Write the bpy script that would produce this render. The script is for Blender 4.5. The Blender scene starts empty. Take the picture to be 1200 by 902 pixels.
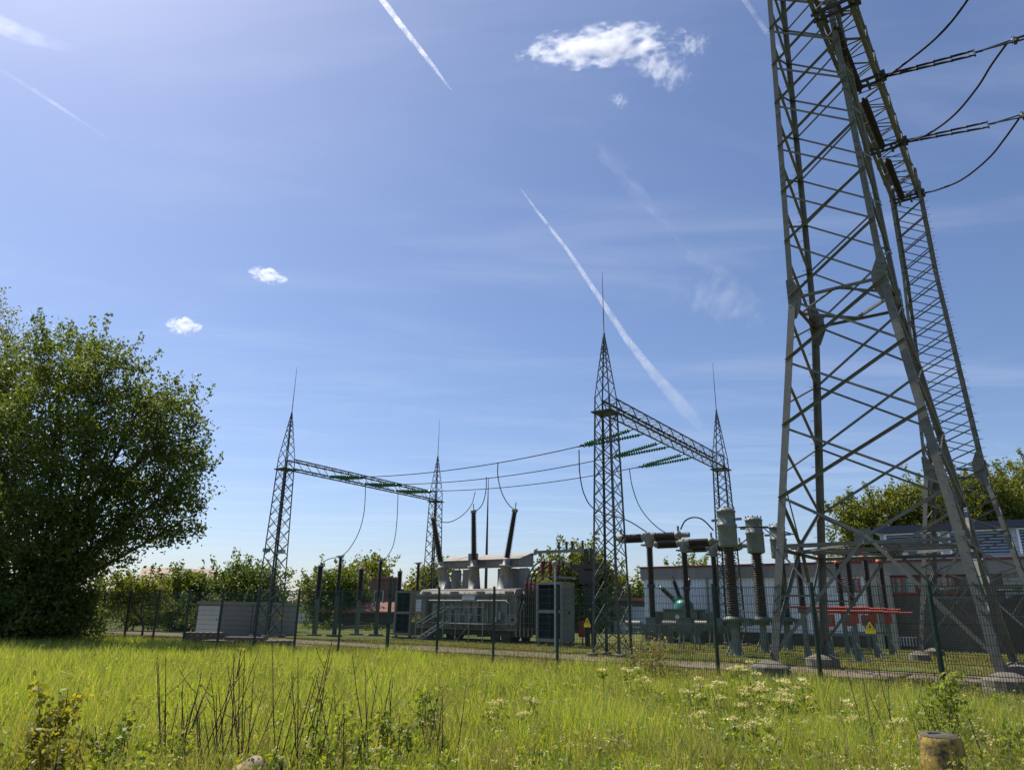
import bpy, math, random
import numpy as np
from mathutils import Vector
random.seed(7); RNG = np.random.default_rng(11)
scene = bpy.context.scene
C = scene.collection
# ------------------------------------------------------------------ camera and survey helpers
FPX, PITCH, ROLL, EYE = 827.9, .3105, .0147, 1.75      # focal length for a 1200 px wide frame
TH = .6454                                             # the site's building grid is turned by this angle
E1 = (math.cos(TH), -math.sin(TH)); E2 = (math.sin(TH), math.cos(TH))

def ray(x, y):
    x = (x-600)/FPX; y = (451-y)/FPX
    cr, sr = math.cos(ROLL), math.sin(ROLL)
    u = x*cr-y*sr; v = x*sr+y*cr
    c, s = math.cos(PITCH), math.sin(PITCH)
    Y = c-v*s; Z = s+v*c
    return u/Y, Z/Y
def at(x, y, Y):
    a, b = ray(x, y); return Vector((a*Y, Y, EYE+b*Y))
def gr(x, y, z=0.):
    a, b = ray(x, y); Y = (z-EYE)/b; return Vector((a*Y, Y, z))
def W(a, b, z=0.): return Vector((a*E1[0]+b*E2[0], a*E1[1]+b*E2[1], z))
def AB(P): return Vector((P[0]*E1[0]+P[1]*E1[1], P[0]*E2[0]+P[1]*E2[1], P[2]))
def onA(x, y, a):                                      # survey a point in the vertical plane a = const, site coordinates
    r = ray(x, y); Y = a/(r[0]*E1[0]+E1[1]); return Vector((a, r[0]*Y*E2[0]+Y*E2[1], EYE+r[1]*Y))
def onB(x, y, b):
    r = ray(x, y); Y = b/(r[0]*E2[0]+E2[1]); return Vector((r[0]*Y*E1[0]+Y*E1[1], b, EYE+r[1]*Y))

cam = bpy.data.cameras.new('camera'); co = bpy.data.objects.new('camera', cam); C.objects.link(co)
cam.sensor_width = 36; cam.lens = 36*FPX/1200; cam.clip_start = .1; cam.clip_end = 30000
co.location = (0, 0, EYE)
from mathutils import Matrix
base = Matrix.Rotation(math.pi/2+PITCH, 4, 'X')
co.rotation_euler = (base @ Matrix.Rotation(ROLL, 4, 'Z')).to_euler()
scene.camera = co

# ------------------------------------------------------------------ materials
def nodes(name):
    m = bpy.data.materials.new(name); m.use_nodes = True
    nt = m.node_tree; b = nt.nodes['Principled BSDF']
    return m, nt, b
def N(nt, t, **kw):
    n = nt.nodes.new(t)
    for k, v in kw.items():
        if k[0] == '_': setattr(n, k[1:], v)
        else: n.inputs[k].default_value = v
    return n
def mat(name, col, rough=.6, var=.25, scale=3., metal=0., bump=0., streak=False, dirt=None, dirt_amt=.5, spec=.5):
    m, nt, b = nodes(name); L = nt.links.new
    tc = N(nt, 'ShaderNodeTexCoord'); mp = N(nt, 'ShaderNodeMapping')
    if streak: mp.inputs['Scale'].default_value = (1, 1, .12)
    L(tc.outputs['Object'], mp.inputs['Vector'])
    no = N(nt, 'ShaderNodeTexNoise', Scale=scale, Detail=6., Roughness=.65); L(mp.outputs[0], no.inputs['Vector'])
    ra = N(nt, 'ShaderNodeMapRange'); ra.inputs['From Min'].default_value = .3; ra.inputs['From Max'].default_value = .7
    ra.inputs['To Min'].default_value = 1-var; ra.inputs['To Max'].default_value = 1+var
    L(no.outputs['Fac'], ra.inputs['Value'])
    mu = N(nt, 'ShaderNodeVectorMath', _operation='SCALE'); mu.inputs[0].default_value = col[:3]
    L(ra.outputs[0], mu.inputs['Scale'])
    out = mu.outputs[0]
    if dirt:
        n2 = N(nt, 'ShaderNodeTexNoise', Scale=scale*.37+.2, Detail=8., Roughness=.7); L(mp.outputs[0], n2.inputs['Vector'])
        r2 = N(nt, 'ShaderNodeMapRange'); r2.inputs['From Min'].default_value = .5; r2.inputs['From Max'].default_value = .68
        r2.inputs['To Max'].default_value = dirt_amt; L(n2.outputs['Fac'], r2.inputs['Value'])
        mx = N(nt, 'ShaderNodeMix', _data_type='RGBA'); L(r2.outputs[0], mx.inputs[0])
        L(out, mx.inputs[6]); mx.inputs[7].default_value = (*dirt, 1); out = mx.outputs[2]
    L(out, b.inputs['Base Color'])
    b.inputs['Roughness'].default_value = rough; b.inputs['Metallic'].default_value = metal
    b.inputs['Specular IOR Level'].default_value = spec
    if bump:
        bp = N(nt, 'ShaderNodeBump', Strength=bump, Distance=.02); L(no.outputs['Fac'], bp.inputs['Height']); L(bp.outputs[0], b.inputs['Normal'])
    return m
def leafmat(name, c1, c2, trans=.45, c3=None, isl=.6):
    m = bpy.data.materials.new(name); m.use_nodes = True; nt = m.node_tree; L = nt.links.new
    nt.nodes.remove(nt.nodes['Principled BSDF']); out = nt.nodes['Material Output']
    ge = N(nt, 'ShaderNodeNewGeometry'); tc = N(nt, 'ShaderNodeTexCoord')
    no = N(nt, 'ShaderNodeTexNoise', Scale=.55, Detail=4.); L(tc.outputs['Object'], no.inputs['Vector'])
    ad = N(nt, 'ShaderNodeMath', _operation='MULTIPLY_ADD'); L(ge.outputs['Random Per Island'], ad.inputs[0]); ad.inputs[1].default_value = isl
    sb = N(nt, 'ShaderNodeMath', _operation='MULTIPLY_ADD'); L(no.outputs['Fac'], sb.inputs[0]); sb.inputs[1].default_value = 1.6; sb.inputs[2].default_value = -.6
    L(sb.outputs[0], ad.inputs[2])
    cr = N(nt, 'ShaderNodeValToRGB'); L(ad.outputs[0], cr.inputs[0])
    cr.color_ramp.elements[0].color = (*c1, 1); cr.color_ramp.elements[1].color = (*c2, 1)
    if c3:
        e = cr.color_ramp.elements.new(.93); e.color = (*c3, 1); cr.color_ramp.elements[1].position = .86
        e.position = .97
    di = N(nt, 'ShaderNodeBsdfPrincipled'); di.inputs['Roughness'].default_value = .5; di.inputs['Specular IOR Level'].default_value = .35
    tr = N(nt, 'ShaderNodeBsdfTranslucent')
    hs = N(nt, 'ShaderNodeMix', _data_type='RGBA', _blend_type='MULTIPLY'); hs.inputs[0].default_value = 1
    L(cr.outputs[0], hs.inputs[6]); hs.inputs[7].default_value = (1.5, 1.35, .5, 1)
    L(cr.outputs[0], di.inputs['Base Color']); L(hs.outputs[2], tr.inputs['Color'])
    mx = N(nt, 'ShaderNodeMixShader'); mx.inputs[0].default_value = trans
    L(di.outputs[0], mx.inputs[1]); L(tr.outputs[0], mx.inputs[2]); L(mx.outputs[0], out.inputs[0])
    return m
M = {}
M['pylon'] = mat('pylon paint', (.14, .142, .125), .6, .22, 3.5, dirt=(.125, .08, .05), dirt_amt=.55, spec=.35)
M['gantry'] = mat('gantry paint', (.075, .09, .078), .55, .22, 3., dirt=(.085, .07, .05), dirt_amt=.5, spec=.35)
M['galv'] = mat('galvanised steel', (.36, .37, .37), .45, .15, 4., .5)
M['darksteel'] = mat('dark steel', (.03, .03, .03), .5, .2, 5.)
M['wire'] = mat('aluminium cable', (.02, .018, .022), .75, .02, .5, spec=.2)
M['fence'] = mat('green fence coating', (.012, .04, .028), .45, .15, 5.)
M['porc'] = mat('brown porcelain', (.066, .043, .029), .3, .2, 6.)
M['porcdark'] = mat('dark brown porcelain', (.028, .017, .015), .25, .2, 6.)
M['porctan'] = mat('tan porcelain', (.075, .06, .05), .5, .2, 6.)
M['greenins'] = mat('green glazed insulator', (.008, .12, .075), .22, .2, 6.)
M['eqgreen'] = mat('grey green equipment paint', (.155, .178, .155), .5, .15, 3., dirt=(.1, .1, .075), dirt_amt=.4)
M['eqdark'] = mat('dark green equipment paint', (.105, .125, .108), .45, .15, 3.)
M['teal'] = mat('teal equipment paint', (.03, .16, .12), .4, .15, 3.)
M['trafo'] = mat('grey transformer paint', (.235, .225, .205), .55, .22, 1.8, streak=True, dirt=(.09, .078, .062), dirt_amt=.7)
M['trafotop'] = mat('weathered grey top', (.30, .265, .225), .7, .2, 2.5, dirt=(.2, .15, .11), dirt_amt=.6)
M['cooler'] = mat('dark cooler fins', (.018, .024, .04), .4, .15, 4.)
M['under'] = mat('oily undercarriage', (.06, .05, .042), .7, .3, 4.)
M['cast'] = mat('cast aluminium fitting', (.20, .20, .18), .55, .2, 4.)
M['red'] = mat('red paint', (.38, .06, .04), .6, .3, 4., dirt=(.16, .06, .045), dirt_amt=.6)
M['polymer'] = mat('dark polymer insulator', (.03, .022, .022), .65, .1, 3., spec=.2)
M['orange'] = mat('orange red cap', (.5, .10, .04), .4, .15, 4.)
M['maroon'] = mat('maroon insulator', (.16, .03, .03), .3, .2, 6.)
M['white'] = mat('white paint', (.75, .76, .78), .5, .06, 2., dirt=(.5, .5, .5), dirt_amt=.3)
M['signw'] = mat('white plate', (.7, .72, .75), .4, .05, 3.)
M['yellow'] = mat('yellow sign plate', (.78, .52, .02), .45, .06, 5.)
M['black'] = mat('black paint', (.012, .012, .012), .5, .1, 5.)
M['wood'] = mat('weathered timber', (.2, .16, .12), .85, .35, 6., streak=False, bump=.3)
M['bark'] = mat('bark', (.085, .068, .05), .9, .35, 7., bump=.5)
M['twig'] = mat('dry stems', (.07, .042, .032), .85, .3, 8.)
M['stem'] = mat('green stems', (.10, .13, .045), .8, .2, 8.)
M['concrete'] = mat('weathered concrete', (.15, .13, .10), .9, .3, 5., bump=.6, dirt=(.05, .05, .03), dirt_amt=.85)
M['kiosk'] = mat('grey concrete kiosk', (.33, .31, .285), .85, .12, 1.5, streak=True, dirt=(.15, .14, .13), dirt_amt=.5, bump=.2)
M['fascia'] = mat('grey exposed concrete', (.27, .255, .235), .9, .12, 2.2, streak=True, dirt=(.25, .235, .22), dirt_amt=.6, bump=.2)
M['plinth'] = mat('dark brick plinth', (.085, .07, .062), .9, .25, 6., bump=.3)
M['redtrim'] = mat('red roof trim', (.22, .03, .042), .5, .1, 2.)
M['roofdark'] = mat('dark slate blue roof edge', (.05, .06, .095), .5, .12, 2.)
M['louvre'] = mat('pale blue louvre', (.34, .42, .50), .5, .08, 2.)
M['rooftile'] = mat('reddish roof', (.3, .13, .09), .85, .25, 4., bump=.3)
M['rooftan'] = mat('tan roof sheet', (.42, .30, .22), .8, .2, 3.)
M['pilaster'] = mat('pale concrete pilaster', (.42, .39, .33), .85, .12, 3., streak=True)
M['stone'] = mat('sandstone', (.30, .22, .15), .9, .22, 6., bump=.6, dirt=(.2, .16, .12), dirt_amt=.4)
M['gravel'] = mat('dirt track', (.16, .12, .08), .95, .35, 5., bump=.5, dirt=(.12, .13, .05), dirt_amt=.5)

def brickmat(name, c1, c2, mortar, sc):
    m, nt, b = nodes(name); L = nt.links.new
    tc = N(nt, 'ShaderNodeTexCoord'); mp = N(nt, 'ShaderNodeMapping'); L(tc.outputs['Object'], mp.inputs[0])
    mp.inputs['Rotation'].default_value = (math.pi/2, 0, 0)
    br = N(nt, 'ShaderNodeTexBrick', Scale=sc); L(mp.outputs[0], br.inputs['Vector'])
    br.inputs['Color1'].default_value = (*c1, 1); br.inputs['Color2'].default_value = (*c2, 1); br.inputs['Mortar'].default_value = (*mortar, 1)
    br.inputs['Brick Width'].default_value = .24; br.inputs['Row Height'].default_value = .08; br.inputs['Mortar Size'].default_value = .012
    no = N(nt, 'ShaderNodeTexNoise', Scale=1.2, Detail=6.); L(tc.outputs['Object'], no.inputs['Vector'])
    ra = N(nt, 'ShaderNodeMapRange'); ra.inputs['To Min'].default_value = .6; ra.inputs['To Max'].default_value = 1.4; L(no.outputs['Fac'], ra.inputs[0])
    mu = N(nt, 'ShaderNodeVectorMath', _operation='SCALE'); L(br.outputs['Color'], mu.inputs[0]); L(ra.outputs[0], mu.inputs['Scale'])
    L(mu.outputs[0], b.inputs['Base Color']); b.inputs['Roughness'].default_value = .9
    bp = N(nt, 'ShaderNodeBump', Strength=.4, Distance=.01); L(br.outputs['Fac'], bp.inputs['Height']); bp.invert = True; L(bp.outputs[0], b.inputs['Normal'])
    return m
M['brick'] = brickmat('dark brown brick', (.115, .08, .07), (.08, .06, .054), (.19, .17, .155), 1.)
M['brickred'] = brickmat('red brick', (.17, .06, .045), (.12, .045, .035), (.2, .17, .15), 1.)
M['greyblock'] = brickmat('grey block wall', (.33, .33, .32), (.30, .30, .29), (.2, .2, .2), .35)
def glassmat():
    m, nt, b = nodes('window glass'); b.inputs['Base Color'].default_value = (.10, .14, .17, 1); b.inputs['Roughness'].default_value = .08; b.inputs['Metallic'].default_value = .35
    b.inputs['Specular IOR Level'].default_value = 1.; b.inputs['Coat Weight'].default_value = .6; b.inputs['Coat Roughness'].default_value = .02
    return m
M['glass'] = glassmat()
def groundmat():
    m, nt, b = nodes('ground grass'); L = nt.links.new
    tc = N(nt, 'ShaderNodeTexCoord')
    n1 = N(nt, 'ShaderNodeTexNoise', Scale=.35, Detail=8., Roughness=.65); L(tc.outputs['Object'], n1.inputs['Vector'])
    n2 = N(nt, 'ShaderNodeTexNoise', Scale=6., Detail=6., Roughness=.75); L(tc.outputs['Object'], n2.inputs['Vector'])
    cr = N(nt, 'ShaderNodeValToRGB'); L(n1.outputs['Fac'], cr.inputs[0])
    e = cr.color_ramp.elements; e[0].position = .3; e[0].color = (.07, .09, .022, 1); e[1].position = .72; e[1].color = (.19, .145, .07, 1)
    k = e.new(.5); k.color = (.105, .125, .03, 1)
    ra = N(nt, 'ShaderNodeMapRange'); ra.inputs['From Min'].default_value = .3; ra.inputs['From Max'].default_value = .7
    ra.inputs['To Min'].default_value = .55; ra.inputs['To Max'].default_value = 1.4; L(n2.outputs['Fac'], ra.inputs[0])
    mu = N(nt, 'ShaderNodeVectorMath', _operation='SCALE'); L(cr.outputs[0], mu.inputs[0]); L(ra.outputs[0], mu.inputs['Scale'])
    L(mu.outputs[0], b.inputs['Base Color']); b.inputs['Roughness'].default_value = .95; b.inputs['Specular IOR Level'].default_value = .1
    bp = N(nt, 'ShaderNodeBump', Strength=.8, Distance=.08); L(n2.outputs['Fac'], bp.inputs['Height']); L(bp.outputs[0], b.inputs['Normal'])
    return m
M['ground'] = groundmat()
M['meadow'] = leafmat('meadow grass blades', (.09, .195, .02), (.31, .445, .052), .52, (.46, .44, .16), 1.1)
M['tussock'] = leafmat('coarse grass blades', (.07, .15, .02), (.22, .33, .05), .45, (.42, .37, .16), .9)
M['mown'] = leafmat('mown grass blades', (.12, .17, .03), (.25, .27, .06), .4, (.34, .27, .13))
M['leaf_big'] = leafmat('willow leaves', (.05, .082, .022), (.16, .205, .045), .5)
M['leaf_mid'] = leafmat('green leaves', (.06, .10, .022), (.15, .195, .042), .45)
M['leaf_light'] = leafmat('light green leaves', (.09, .125, .022), (.20, .215, .04), .48)
M['leaf_dark'] = leafmat('dark green leaves', (.055, .095, .028), (.14, .185, .05), .45)
M['leaf_fresh'] = leafmat('fresh shrub leaves', (.10, .17, .025), (.32, .36, .06), .5)
M['leaf_red'] = leafmat('reddish shrub leaves', (.075, .095, .025), (.22, .15, .07), .45, (.42, .40, .05))
M['seed'] = leafmat('brown seed heads', (.20, .14, .085), (.36, .27, .17), .35)
M['flower'] = leafmat('cream flower heads', (.55, .5, .25), (.75, .7, .42), .3)

# ------------------------------------------------------------------ mesh builder
class MB:
    def __init__(s): s.v = []; s.f = []; s.sm = []
    def add(s, vs, fs, smooth=False):
        o = len(s.v); s.v += [tuple(p) for p in vs]; s.f += [tuple(i+o for i in f) for f in fs]; s.sm += [smooth]*len(fs); return s
    def box(s, x0, x1, y0, y1, z0, z1):
        return s.add([(x, y, z) for z in (z0, z1) for x, y in ((x0, y0), (x1, y0), (x1, y1), (x0, y1))],
                     [(0, 3, 2, 1), (4, 5, 6, 7), (0, 1, 5, 4), (1, 2, 6, 5), (2, 3, 7, 6), (3, 0, 4, 7)])
    def prism(s, p, q, poly, ex, ey):
        p = Vector(p); q = Vector(q); ex = Vector(ex); ey = Vector(ey); n = len(poly)
        if ex.cross(ey).dot(q-p) < 0: poly = poly[::-1]
        vs = [p+ex*a+ey*b for a, b in poly]+[q+ex*a+ey*b for a, b in poly]
        return s.add(vs, [tuple(range(n-1, -1, -1)), tuple(range(n, 2*n))]+[(i, (i+1) % n, n+(i+1) % n, n+i) for i in range(n)])
    def angle(s, p, q, w, t, ex, ey):
        return s.prism(p, q, [(0, 0), (w, 0), (w, t), (t, t), (t, w), (0, w)], ex, ey)
    def bar(s, p, q, w, h=None, up=(0, 0, 1)):
        p = Vector(p); q = Vector(q); h = h or w; d = (q-p).normalized(); up = Vector(up)
        if abs(d.dot(up)) > .95: up = Vector((1, 0, 0))
        x = d.cross(up).normalized(); y = x.cross(d)
        return s.prism(p, q, [(-w/2, -h/2), (w/2, -h/2), (w/2, h/2), (-w/2, h/2)], x, y)
    def tube(s, path, r, n=8, cap=True):
        P = [Vector(p) for p in path]; m = len(P); R = r if isinstance(r, (list, tuple)) else [r]*m
        vs = []; prev = None
        for i in range(m):
            d = (P[min(i+1, m-1)]-P[max(i-1, 0)]).normalized()
            if prev is None:
                u = d.cross(Vector((0, 0, 1)) if abs(d.z) < .9 else Vector((1, 0, 0))).normalized()
            else:
                u = (prev-d*prev.dot(d)).normalized()
            prev = u; w = d.cross(u)
            vs += [P[i]+(u*math.cos(k*2*math.pi/n)+w*math.sin(k*2*math.pi/n))*R[i] for k in range(n)]
        fs = [(i*n+k, i*n+(k+1) % n, (i+1)*n+(k+1) % n, (i+1)*n+k) for i in range(m-1) for k in range(n)]
        s.add(vs, fs, True)
        if cap: s.add(vs[:n], [tuple(range(n-1, -1, -1))]); s.add(vs[-n:], [tuple(range(n))])
        return s
    def lathe(s, p, axis, prof, n=16, smooth=True):            # prof: (distance along the axis, radius)
        p = Vector(p); d = Vector(axis).normalized()
        u = d.cross(Vector((0, 0, 1)) if abs(d.z) < .9 else Vector((1, 0, 0))).normalized(); w = d.cross(u)
        vs = []
        for h, r in prof:
            vs += [p+d*h+(u*math.cos(k*2*math.pi/n)+w*math.sin(k*2*math.pi/n))*max(r, .0005) for k in range(n)]
        m = len(prof)
        s.add(vs, [(i*n+k, i*n+(k+1) % n, (i+1)*n+(k+1) % n, (i+1)*n+k) for i in range(m-1) for k in range(n)], smooth)
        s.add(vs[:n], [tuple(range(n-1, -1, -1))]); s.add(vs[-n:], [tuple(range(n))])
        return s
    def sheds(s, p, q, core, shed, pitch, n=14, taper=1.):     # ribbed insulator body
        p = Vector(p); q = Vector(q); L = (q-p).length; k = max(3, int(L/pitch)); prof = []
        for i in range(k):
            h = L*i/k; g = L/k; f = 1+(taper-1)*i/k
            prof += [(h, core*f), (h+g*.25, core*f), (h+g*.45, shed*f), (h+g*.58, shed*f), (h+g*.9, core*f)]
        prof.append((L, core*taper))
        return s.lathe(p, q-p, prof, n)
    def build(s, name, m, parent=None, origin=None, rotz=0.):
        me = bpy.data.meshes.new(name); me.from_pydata(s.v, [], s.f); me.polygons.foreach_set('use_smooth', s.sm); me.update()
        me.materials.append(m); o = bpy.data.objects.new(name, me); C.objects.link(o)
        if parent: o.parent = parent
        if origin is not None: o.location = origin; o.rotation_euler.z = rotz
        return o
def tag(o, label=None, cat=None, group=None, kind=None):
    for k, v in (('label', label), ('category', cat), ('group', group), ('kind', kind)):
        if v: o[k] = v
    return o
def thing(name, label, cat, a, b, z=0., group=None):           # an Empty in the site grid
    o = bpy.data.objects.new(name, None); C.objects.link(o); o.empty_display_size = .3
    o.location = W(a, b, z); o.rotation_euler.z = -TH
    return tag(o, label, cat, group)
def thing_w(name, label, cat, P, group=None, rz=0.):
    o = bpy.data.objects.new(name, None); C.objects.link(o); o.empty_display_size = .3
    o.location = P; o.rotation_euler.z = rz
    return tag(o, label, cat, group)
def single(mb, name, m, label, cat, a, b, z=0., group=None):
    o = mb.build(name, m, None, W(a, b, z), -TH); return tag(o, label, cat, group)
def dup(root, a, b, z, label):
    def cp(o, par):
        c = o.copy(); C.objects.link(c)
        if par: c.parent = par
        for ch in o.children: cp(ch, c)
        return c
    r = cp(root, None); r.location = W(a, b, z); r['label'] = label
    return r
def soup(name, V, nper, m, parent=None, origin=None):          # V: (n*nper, 3) array, each nper verts one face
    n = len(V)//nper
    me = bpy.data.meshes.new(name); me.vertices.add(len(V)); me.vertices.foreach_set('co', np.asarray(V, np.float32).ravel())
    me.loops.add(n*nper); me.loops.foreach_set('vertex_index', np.arange(n*nper, dtype=np.int32))
    me.polygons.add(n); me.polygons.foreach_set('loop_start', np.arange(0, n*nper, nper, dtype=np.int32))
    me.update(calc_edges=True); me.validate()
    me.materials.append(m); o = bpy.data.objects.new(name, me); C.objects.link(o)
    if parent: o.parent = parent
    if origin is not None: o.location = origin
    return o
# ------------------------------------------------------------------ ground, track
def disc(name, m, R, z, n=64):
    mb = MB(); vs = [(0, 0, z)]; fs = []
    rings = [8, 20, 40, 80, 160, R]
    for r in rings: vs += [(r*math.cos(2*math.pi*k/n), r*math.sin(2*math.pi*k/n), z) for k in range(n)]
    fs += [(0, 1+k, 1+(k+1) % n) for k in range(n)]
    for i in range(len(rings)-1):
        for k in range(n): fs.append((1+i*n+k, 1+(i+1)*n+k, 1+(i+1)*n+(k+1) % n, 1+i*n+(k+1) % n))
    mb.add(vs, fs); return mb.build(name, m)
tag(disc('ground', M['ground'], 1500, 0), kind='structure')
mb = MB(); k = 90; R_ = random.Random(3)
top = [(-60+i*1.0, 27.9+.35*math.sin(i*.37)+R_.uniform(-.18, .18)) for i in range(k)]
bot = [(-60+i*1.0, 25.1+.3*math.sin(i*.29+2)+R_.uniform(-.18, .18)) for i in range(k)]
vs = [W(a, b, .006) for a, b in bot]+[W(a, b, .006) for a, b in top]
mb.add(vs, [(i, i+1, k+i+1, k+i) for i in range(k-1)])
tag(mb.build('dirt_track', M['gravel']), kind='structure')

# ------------------------------------------------------------------ big lattice pylons
def lerp(x, prof):
    for (x0, y0), (x1, y1) in zip(prof, prof[1:]):
        if x <= x1: return y0+(y1-y0)*(x-x0)/(x1-x0)
    return prof[-1][1]
def pylon(name, label, a, b, prof, nodes_, zdia, zring, splices, lw, bw, foot, bolts=(1,)):
    t = thing(name, label, 'pylon', a, b)
    S = lambda z: lerp(z, prof)
    sg = [(-1, -1), (1, -1), (1, 1), (-1, 1)]
    def cor(i, z): s = S(z)/2; return Vector((sg[i % 4][0]*s, sg[i % 4][1]*s, z))
    zs = [p[0] for p in prof]
    for i in range(4):
        sx, sy = sg[i]; mb = MB()
        for z0, z1 in zip(zs, zs[1:]):
            w = lw*(1 if z0 < zring-1 else .82)
            mb.angle(cor(i, z0), cor(i, z1), w, .025, (-sx, 0, 0), (0, -sy, 0))
        for zz in splices:                                     # bolted splice covers
            for dz in (-.35, 0, .35):
                p = cor(i, zz+dz)
                for kk in range(3):
                    mb.box(p.x-sx*(.03+kk*.06)-.018, p.x-sx*(.03+kk*.06)+.018, p.y+sy*.001-.025, p.y+sy*.001+.025, p.z-.02+kk*.05, p.z+.02+kk*.05)
        if i in bolts or i == 3:
            z = 2.6
            while z < zs[-1]-1:                                # climbing pegs
                p = cor(i, z); mb.tube([p+Vector((-sx*.05, sy*.0, 0)), p+Vector((-sx*.05, sy*.17, 0))], .011, 5)
                p = cor(i, z+.2); mb.tube([p+Vector((0, -sy*.05, 0)), p+Vector((sx*.17, -sy*.05, 0))], .011, 5); z += .42
        mb.build('leg', M['pylon'], t)
        f = MB(); p = cor(i, zs[0]); r0 = foot
        f.lathe((p.x*1.0, p.y*1.0, -.3), (0, 0, 1), [(0, r0), (.3+zs[0]*.72, r0), (.3+zs[0]*.78, r0*.95), (.3+zs[0]*1.1, r0*.36), (.3+zs[0]*1.12, r0*.2)], 14, False)
        f.build('footing', M['concrete'], t)
    faces = [(0, 1, (0, 1, 0)), (3, 2, (0, -1, 0)), (0, 3, (1, 0, 0)), (1, 2, (-1, 0, 0))]   # corner, corner, inward normal
    def mem(mb, p, q, nrm, w, out=False):
        d = (q-p).normalized(); n = Vector(nrm); y = d.cross(n).normalized()
        if out:
            if y.z > 0: y = -y
            mb.angle(p-n*.026, q-n*.026, w, .012, -n, y); return
        mb.angle(p+n*.012, q+n*.012, w, .012, n, y)
    for fi, (i, j, nrm) in enumerate(faces):
        mb = MB()
        side = fi >= 2
        for z0, z1 in zip(nodes_, nodes_[1:]):
            if side:
                h = z1-z0
                mem(mb, cor(i, z0+.32*h), cor(j, z1), Vector(nrm)*.6, bw*.8)
                mem(mb, cor(j, z0), cor(i, z1-.3*h), Vector(nrm)*1.4, bw*.8)
            else:
                mem(mb, cor(i, z0), cor(j, z1), nrm, bw*(1.05 if z0 < zring-.1 else .85), True); mem(mb, cor(j, z0), cor(i, z1), Vector(nrm)*2.2, bw*(.85 if z0 < zring-.1 else .7))
        # panel below the lowest crossing: braces meet at the middle of the horizontal frame and run on to the feet
        c = (cor(i, zdia+.25)+cor(j, zdia+.25))/2; n0 = nodes_[0]
        for e in (i, j):
            mem(mb, cor(e, n0), c, nrm, bw*1.05); mem(mb, c, cor(e, zs[0]+.15), nrm, bw*1.15)
            lo = cor(e, zs[0]+.15); m1 = c+(lo-c)*.5
            mem(mb, cor(e, zdia), m1, nrm, bw*.7); mem(mb, cor(e, m1.z), m1, nrm, bw*.6)
        if side: mem(mb, c, cor(i, n0+.9), nrm, bw*.5)
        mem(mb, cor(i, zdia), cor(j, zdia), nrm, bw*1.1)
        mem(mb, cor(i, zring), cor(j, zring), nrm, bw)
        mb.build('bracing', M['pylon'], t)
        g = MB(); n = Vector(nrm)                              # node plate at mid span
        d = (cor(j, zdia)-cor(i, zdia)).normalized(); p = c+n*.03
        g.prism(p, p+n*.014, [(-.27, -.17), (.27, -.17), (.2, .2), (-.2, .2)], d, (0, 0, 1))
        g.build('node_plate', M['pylon'], t)
    for zz, w in ((zring, bw), (zdia, bw)):                    # plan bracing of the horizontal frames
        mb = MB(); mids = [(cor(i, zz)+cor(i+1, zz))/2 for i in range(4)]
        for i in range(4):
            mb.angle(mids[i], mids[(i+1) % 4], w, .012, (0, 0, 1), (mids[(i+1) % 4]-mids[i]).cross(Vector((0, 0, 1))).normalized())
        if zz == zdia:
            for s in (-1, 1): mb.box(-S(zz)/2+.1, S(zz)/2-.1, s*.42-.09, s*.42+.09, zz+.02, zz+.07)
        mb.build('frame_bracing', M['pylon'], t)
    for i in range(4):                                         # gusset plates with bolt heads where the taper changes
        sx, sy = sg[i]; p = cor(i, zring); g = MB()
        for ax in (0, 1):
            u = Vector((-sx, 0, 0)) if ax == 0 else Vector((0, -sy, 0)); n = Vector((0, sy, 0)) if ax == 0 else Vector((sx, 0, 0))
            q = p+n*.004
            g.prism(q, q+n*.014, [(-.02, -.75), (.2, -.75), (.42, -.25), (.42, .25), (.2, .75), (-.02, .75)], u, (0, 0, 1))
            for r in range(6):
                for k in range(3):
                    c = q+u*(.05+k*.09)+Vector((0, 0, -.5+r*.2+k*.05))+n*.014
                    g.prism(c, c+n*.02, [(-.02, -.02), (.02, -.02), (.02, .02), (-.02, .02)], u, (0, 0, 1))
        g.build('gusset_plate', M['pylon'], t)
    return t, cor
zA = [5.3, 7.66, 9.95, 12.26, 14.46, 16.48, 18.46, 20.42, 22.22, 24.03, 25.7, 27.3, 28.9, 30.4, 32]
pylon('lattice_pylon', 'tall grey green lattice pylon filling the right of the picture, nearest the fence', -4.316, 25.216,
      [(.45, 5.76), (12.2, 3.07), (25.5, 2.25), (32.2, 1.75)], zA, 3.75, 12.2, (20.2, 2.2, 17.2), .23, .088, .56)
zB = [3.9, 5.4, 6.8, 8.2]+[8.2+.94*i for i in range(1, 18)]
pylon('lattice_pylon', 'slimmer close-braced lattice pylon standing behind the nearest one, carrying the beam end', -3.0, 38.8,
      [(.35, 4.7), (8.2, 2.35), (18.5, 1.5), (24.3, 1.42)], zB, 3.0, 8.2, (18.5, 1.6), .17, .062, .42, (1, 2))
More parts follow.
